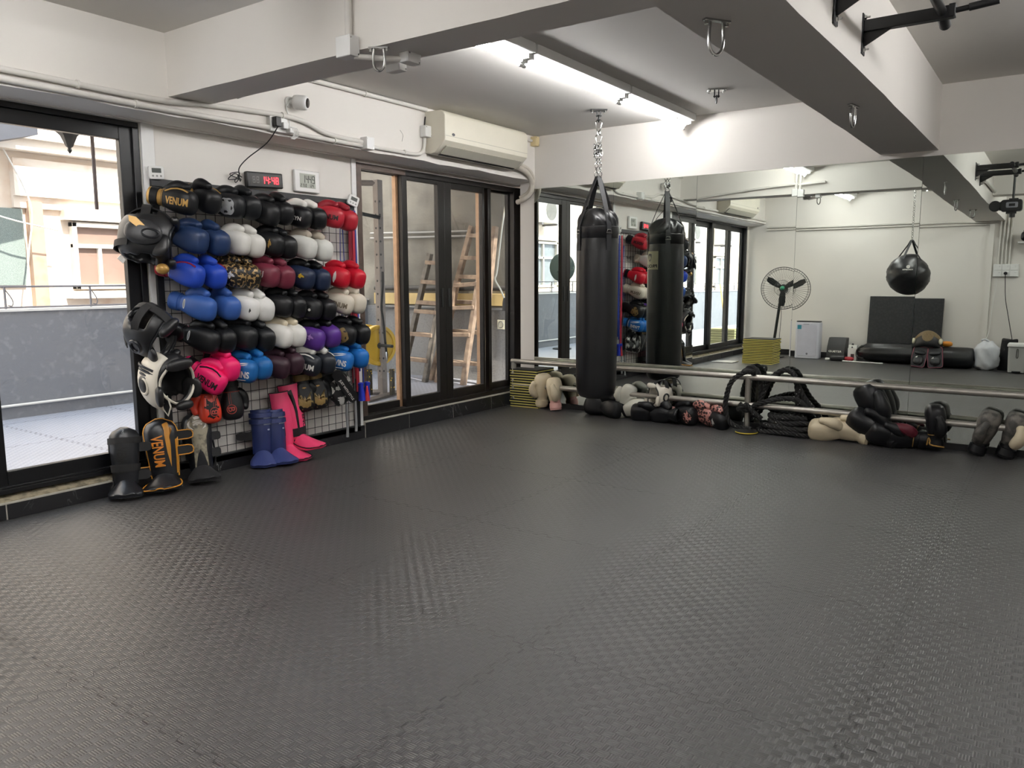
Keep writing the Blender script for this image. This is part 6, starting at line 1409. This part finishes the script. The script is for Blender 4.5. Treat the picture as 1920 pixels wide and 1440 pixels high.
def far_window(y0, y1, z0, z1, label, glassm, bars=1, group='windows of the opposite building', ledge=True, fm=None):
    t = thing('facade_window', label, 'window', (FX, (y0 + y1) / 2, z0), None, group); w_ = (y1 - y0) / 2; h = z1 - z0; fm = fm or mat('window_white', 'D6D0C6', .6)
    b = MB(); e = .05
    b.box((0, -w_, 0), (.09, -w_ + e, h)); b.box((0, w_ - e, 0), (.09, w_, h)); b.box((0, -w_, h - e), (.09, w_, h)); b.box((0, -w_, 0), (.09, w_, e))
    if bars:
        b.box((.02, -w_, h * .62), (.075, w_, h * .62 + .045)); b.box((.02, -.022, 0), (.075, .022, h))
        if bars > 1: b.box((.02, -w_ * .55, 0), (.07, -w_ * .55 + .04, h * .62)); b.box((.02, w_ * .5, 0), (.07, w_ * .5 + .04, h * .62))
    b.obj('frame', fm, t, bevel=.004)
    b = MB(); b.box((0.0, -w_ + e, e), (.03, w_ - e, h - e)); b.obj('pane', glassm, t)
    if ledge:
        b = MB(); b.box((0, -w_ - .08, -.10), (.16, w_ + .08, -.02)); b.box((0, -w_ - .08, h + .02), (.12, w_ + .08, h + .13)); b.obj('sill', FACW, t)
    return t
BRNG = mat('brown_blind', '957C70', .5, var=.15, nscale=3); GRYG = mat('grey_pane', '8A8F94', .25, var=.2)
far_window(-1.95, -.72, 1.13, 1.86, 'white framed window with brown blinds across the alley', BRNG, 2)
NET = mat('green_net', '8F9A94', .8, kind='voronoi', nscale=110, col2='7A8682', lo=.3, hi=.5)
b = MB(); b.box((FX + .003, -3.6, 1.18), (FX + .04, -2.42, 1.97)); tag(b.obj('netting', NET), 'grey green netting stretched over an opening in the facade', 'netting')
b = MB(); b.prism([(-4.0, 2.2), (-2.55, 2.62), (-2.55, 2.9), (-4.0, 2.9)], .35, Matrix.Translation((FX + .45, 0, 0)) @ Matrix(((0, 0, 1, 0), (1, 0, 0, 0), (0, 1, 0, 0), (0, 0, 0, 1)))); tag(b.obj('awning', mat('dark_awning', '4A4C54', .7)), 'dark sloping awning high on the opposite facade', 'awning')
# upper storeys and the stretch seen in the mirrors
k = 0
for y in (-7.6, -10.2, -12.8, -15.4, -18.0, -20.6):
    far_window(y - .55, y + .55, 1.05, 2.0, ['first', 'second', 'third', 'fourth', 'fifth', 'sixth'][k] + ' grey window along the far stretch of facade, counted from the lantern', GRYG, 1)
    t = thing('outdoor_unit', ['first', 'second', 'third', 'fourth', 'fifth', 'sixth'][k] + ' outdoor air conditioner unit on the far facade, counted from the lantern', 'air conditioner', (FX, y + .2, 2.35), None, 'outdoor units on the facade')
    b = MB(); b.box((.02, -.38, 0), (.34, .38, .52)); b.obj('casing', mat('unit_white', 'CFCBC2', .6), t, bevel=.01)
    b = MB(); b.lathe([(.20, 0), (.20, .004)], 28, Matrix.Translation((.342, -.08, .26)) @ Matrix.Rotation(PI / 2, 4, 'Y')); b.obj('fan_grille', mat('unit_grille', '6F6C68', .7), t)
    b = MB(); b.box((0, -.30, -.04), (.36, -.26, 0)); b.box((0, .26, -.04), (.36, .30, 0)); b.obj('bracket', RAILM, t)
    pipe('facade_pipe', [(FX + .05, y + .85, 5.0), (FX + .05, y + .85, 2.4), (FX + .08, y + .9, 2.2), (FX + .05, y + .85, 2.0), (FX + .05, y + .85, .5)], .03, ['first', 'second', 'third', 'fourth', 'fifth', 'sixth'][k] + ' drain pipe on the far facade, counted from the lantern', 'pipe', mat('pale_pipe', 'CBBBA8', .7), group='facade pipes')
    k += 1
# things on the terrace that show only in the mirrors
t = thing('round_screen', 'large round dark green disc on a stand, seen behind the bag in the mirror', 'disc', (-2.45, -4.95, .05), Matrix.Rotation(.35, 3, 'Z'))
b = MB(); b.ell((0, 0, 1.36), (.035, .27, .24)); b.obj('disc', mat('green_mesh', '3A4A42', .7, nscale=40, var=.4), t)
b = MB(); b.ell((.04, 0, 1.36), (.02, .035, .035)); b.obj('hub', mat('grey_box', '5A5A5A', .5), t)
b = MB(); b.cyl((-.02, 0, 0), (-.02, 0, 1.15), .016, 10); b.lathe([(.16, 0), (.16, .02), (.02, .03)], 18); b.obj('stand', RKD, t)
for (a, c, m, lab) in (((-.45, -7.35, .06), (-.95, -8.25, 1.15), mat('bamboo', 'C9A85E', .6), 'long yellow broom handle leaning outside the black door'), ((-.42, -7.5, .06), (-.9, -8.3, .72), PIPEW, 'pale mop handle leaning below the yellow one')):
    pipe('broom_stick', [a, c], .014, lab, 'broom', m, sm=1)
for k in range(7):
    b = MB(); b.box((-.85, -7.75, .052 + .045 * k), (-.35, -7.40, .09 + .045 * k)); tag(b.obj('foam_board', mat('board_olive', '7D7A50', .8), bevel=.003), ('topmost' if k == 6 else 'lowest' if k == 0 else ORDN[k] + ' from bottom') + ' olive board in the stack outside the black door', 'foam board', 'boards stacked outside')
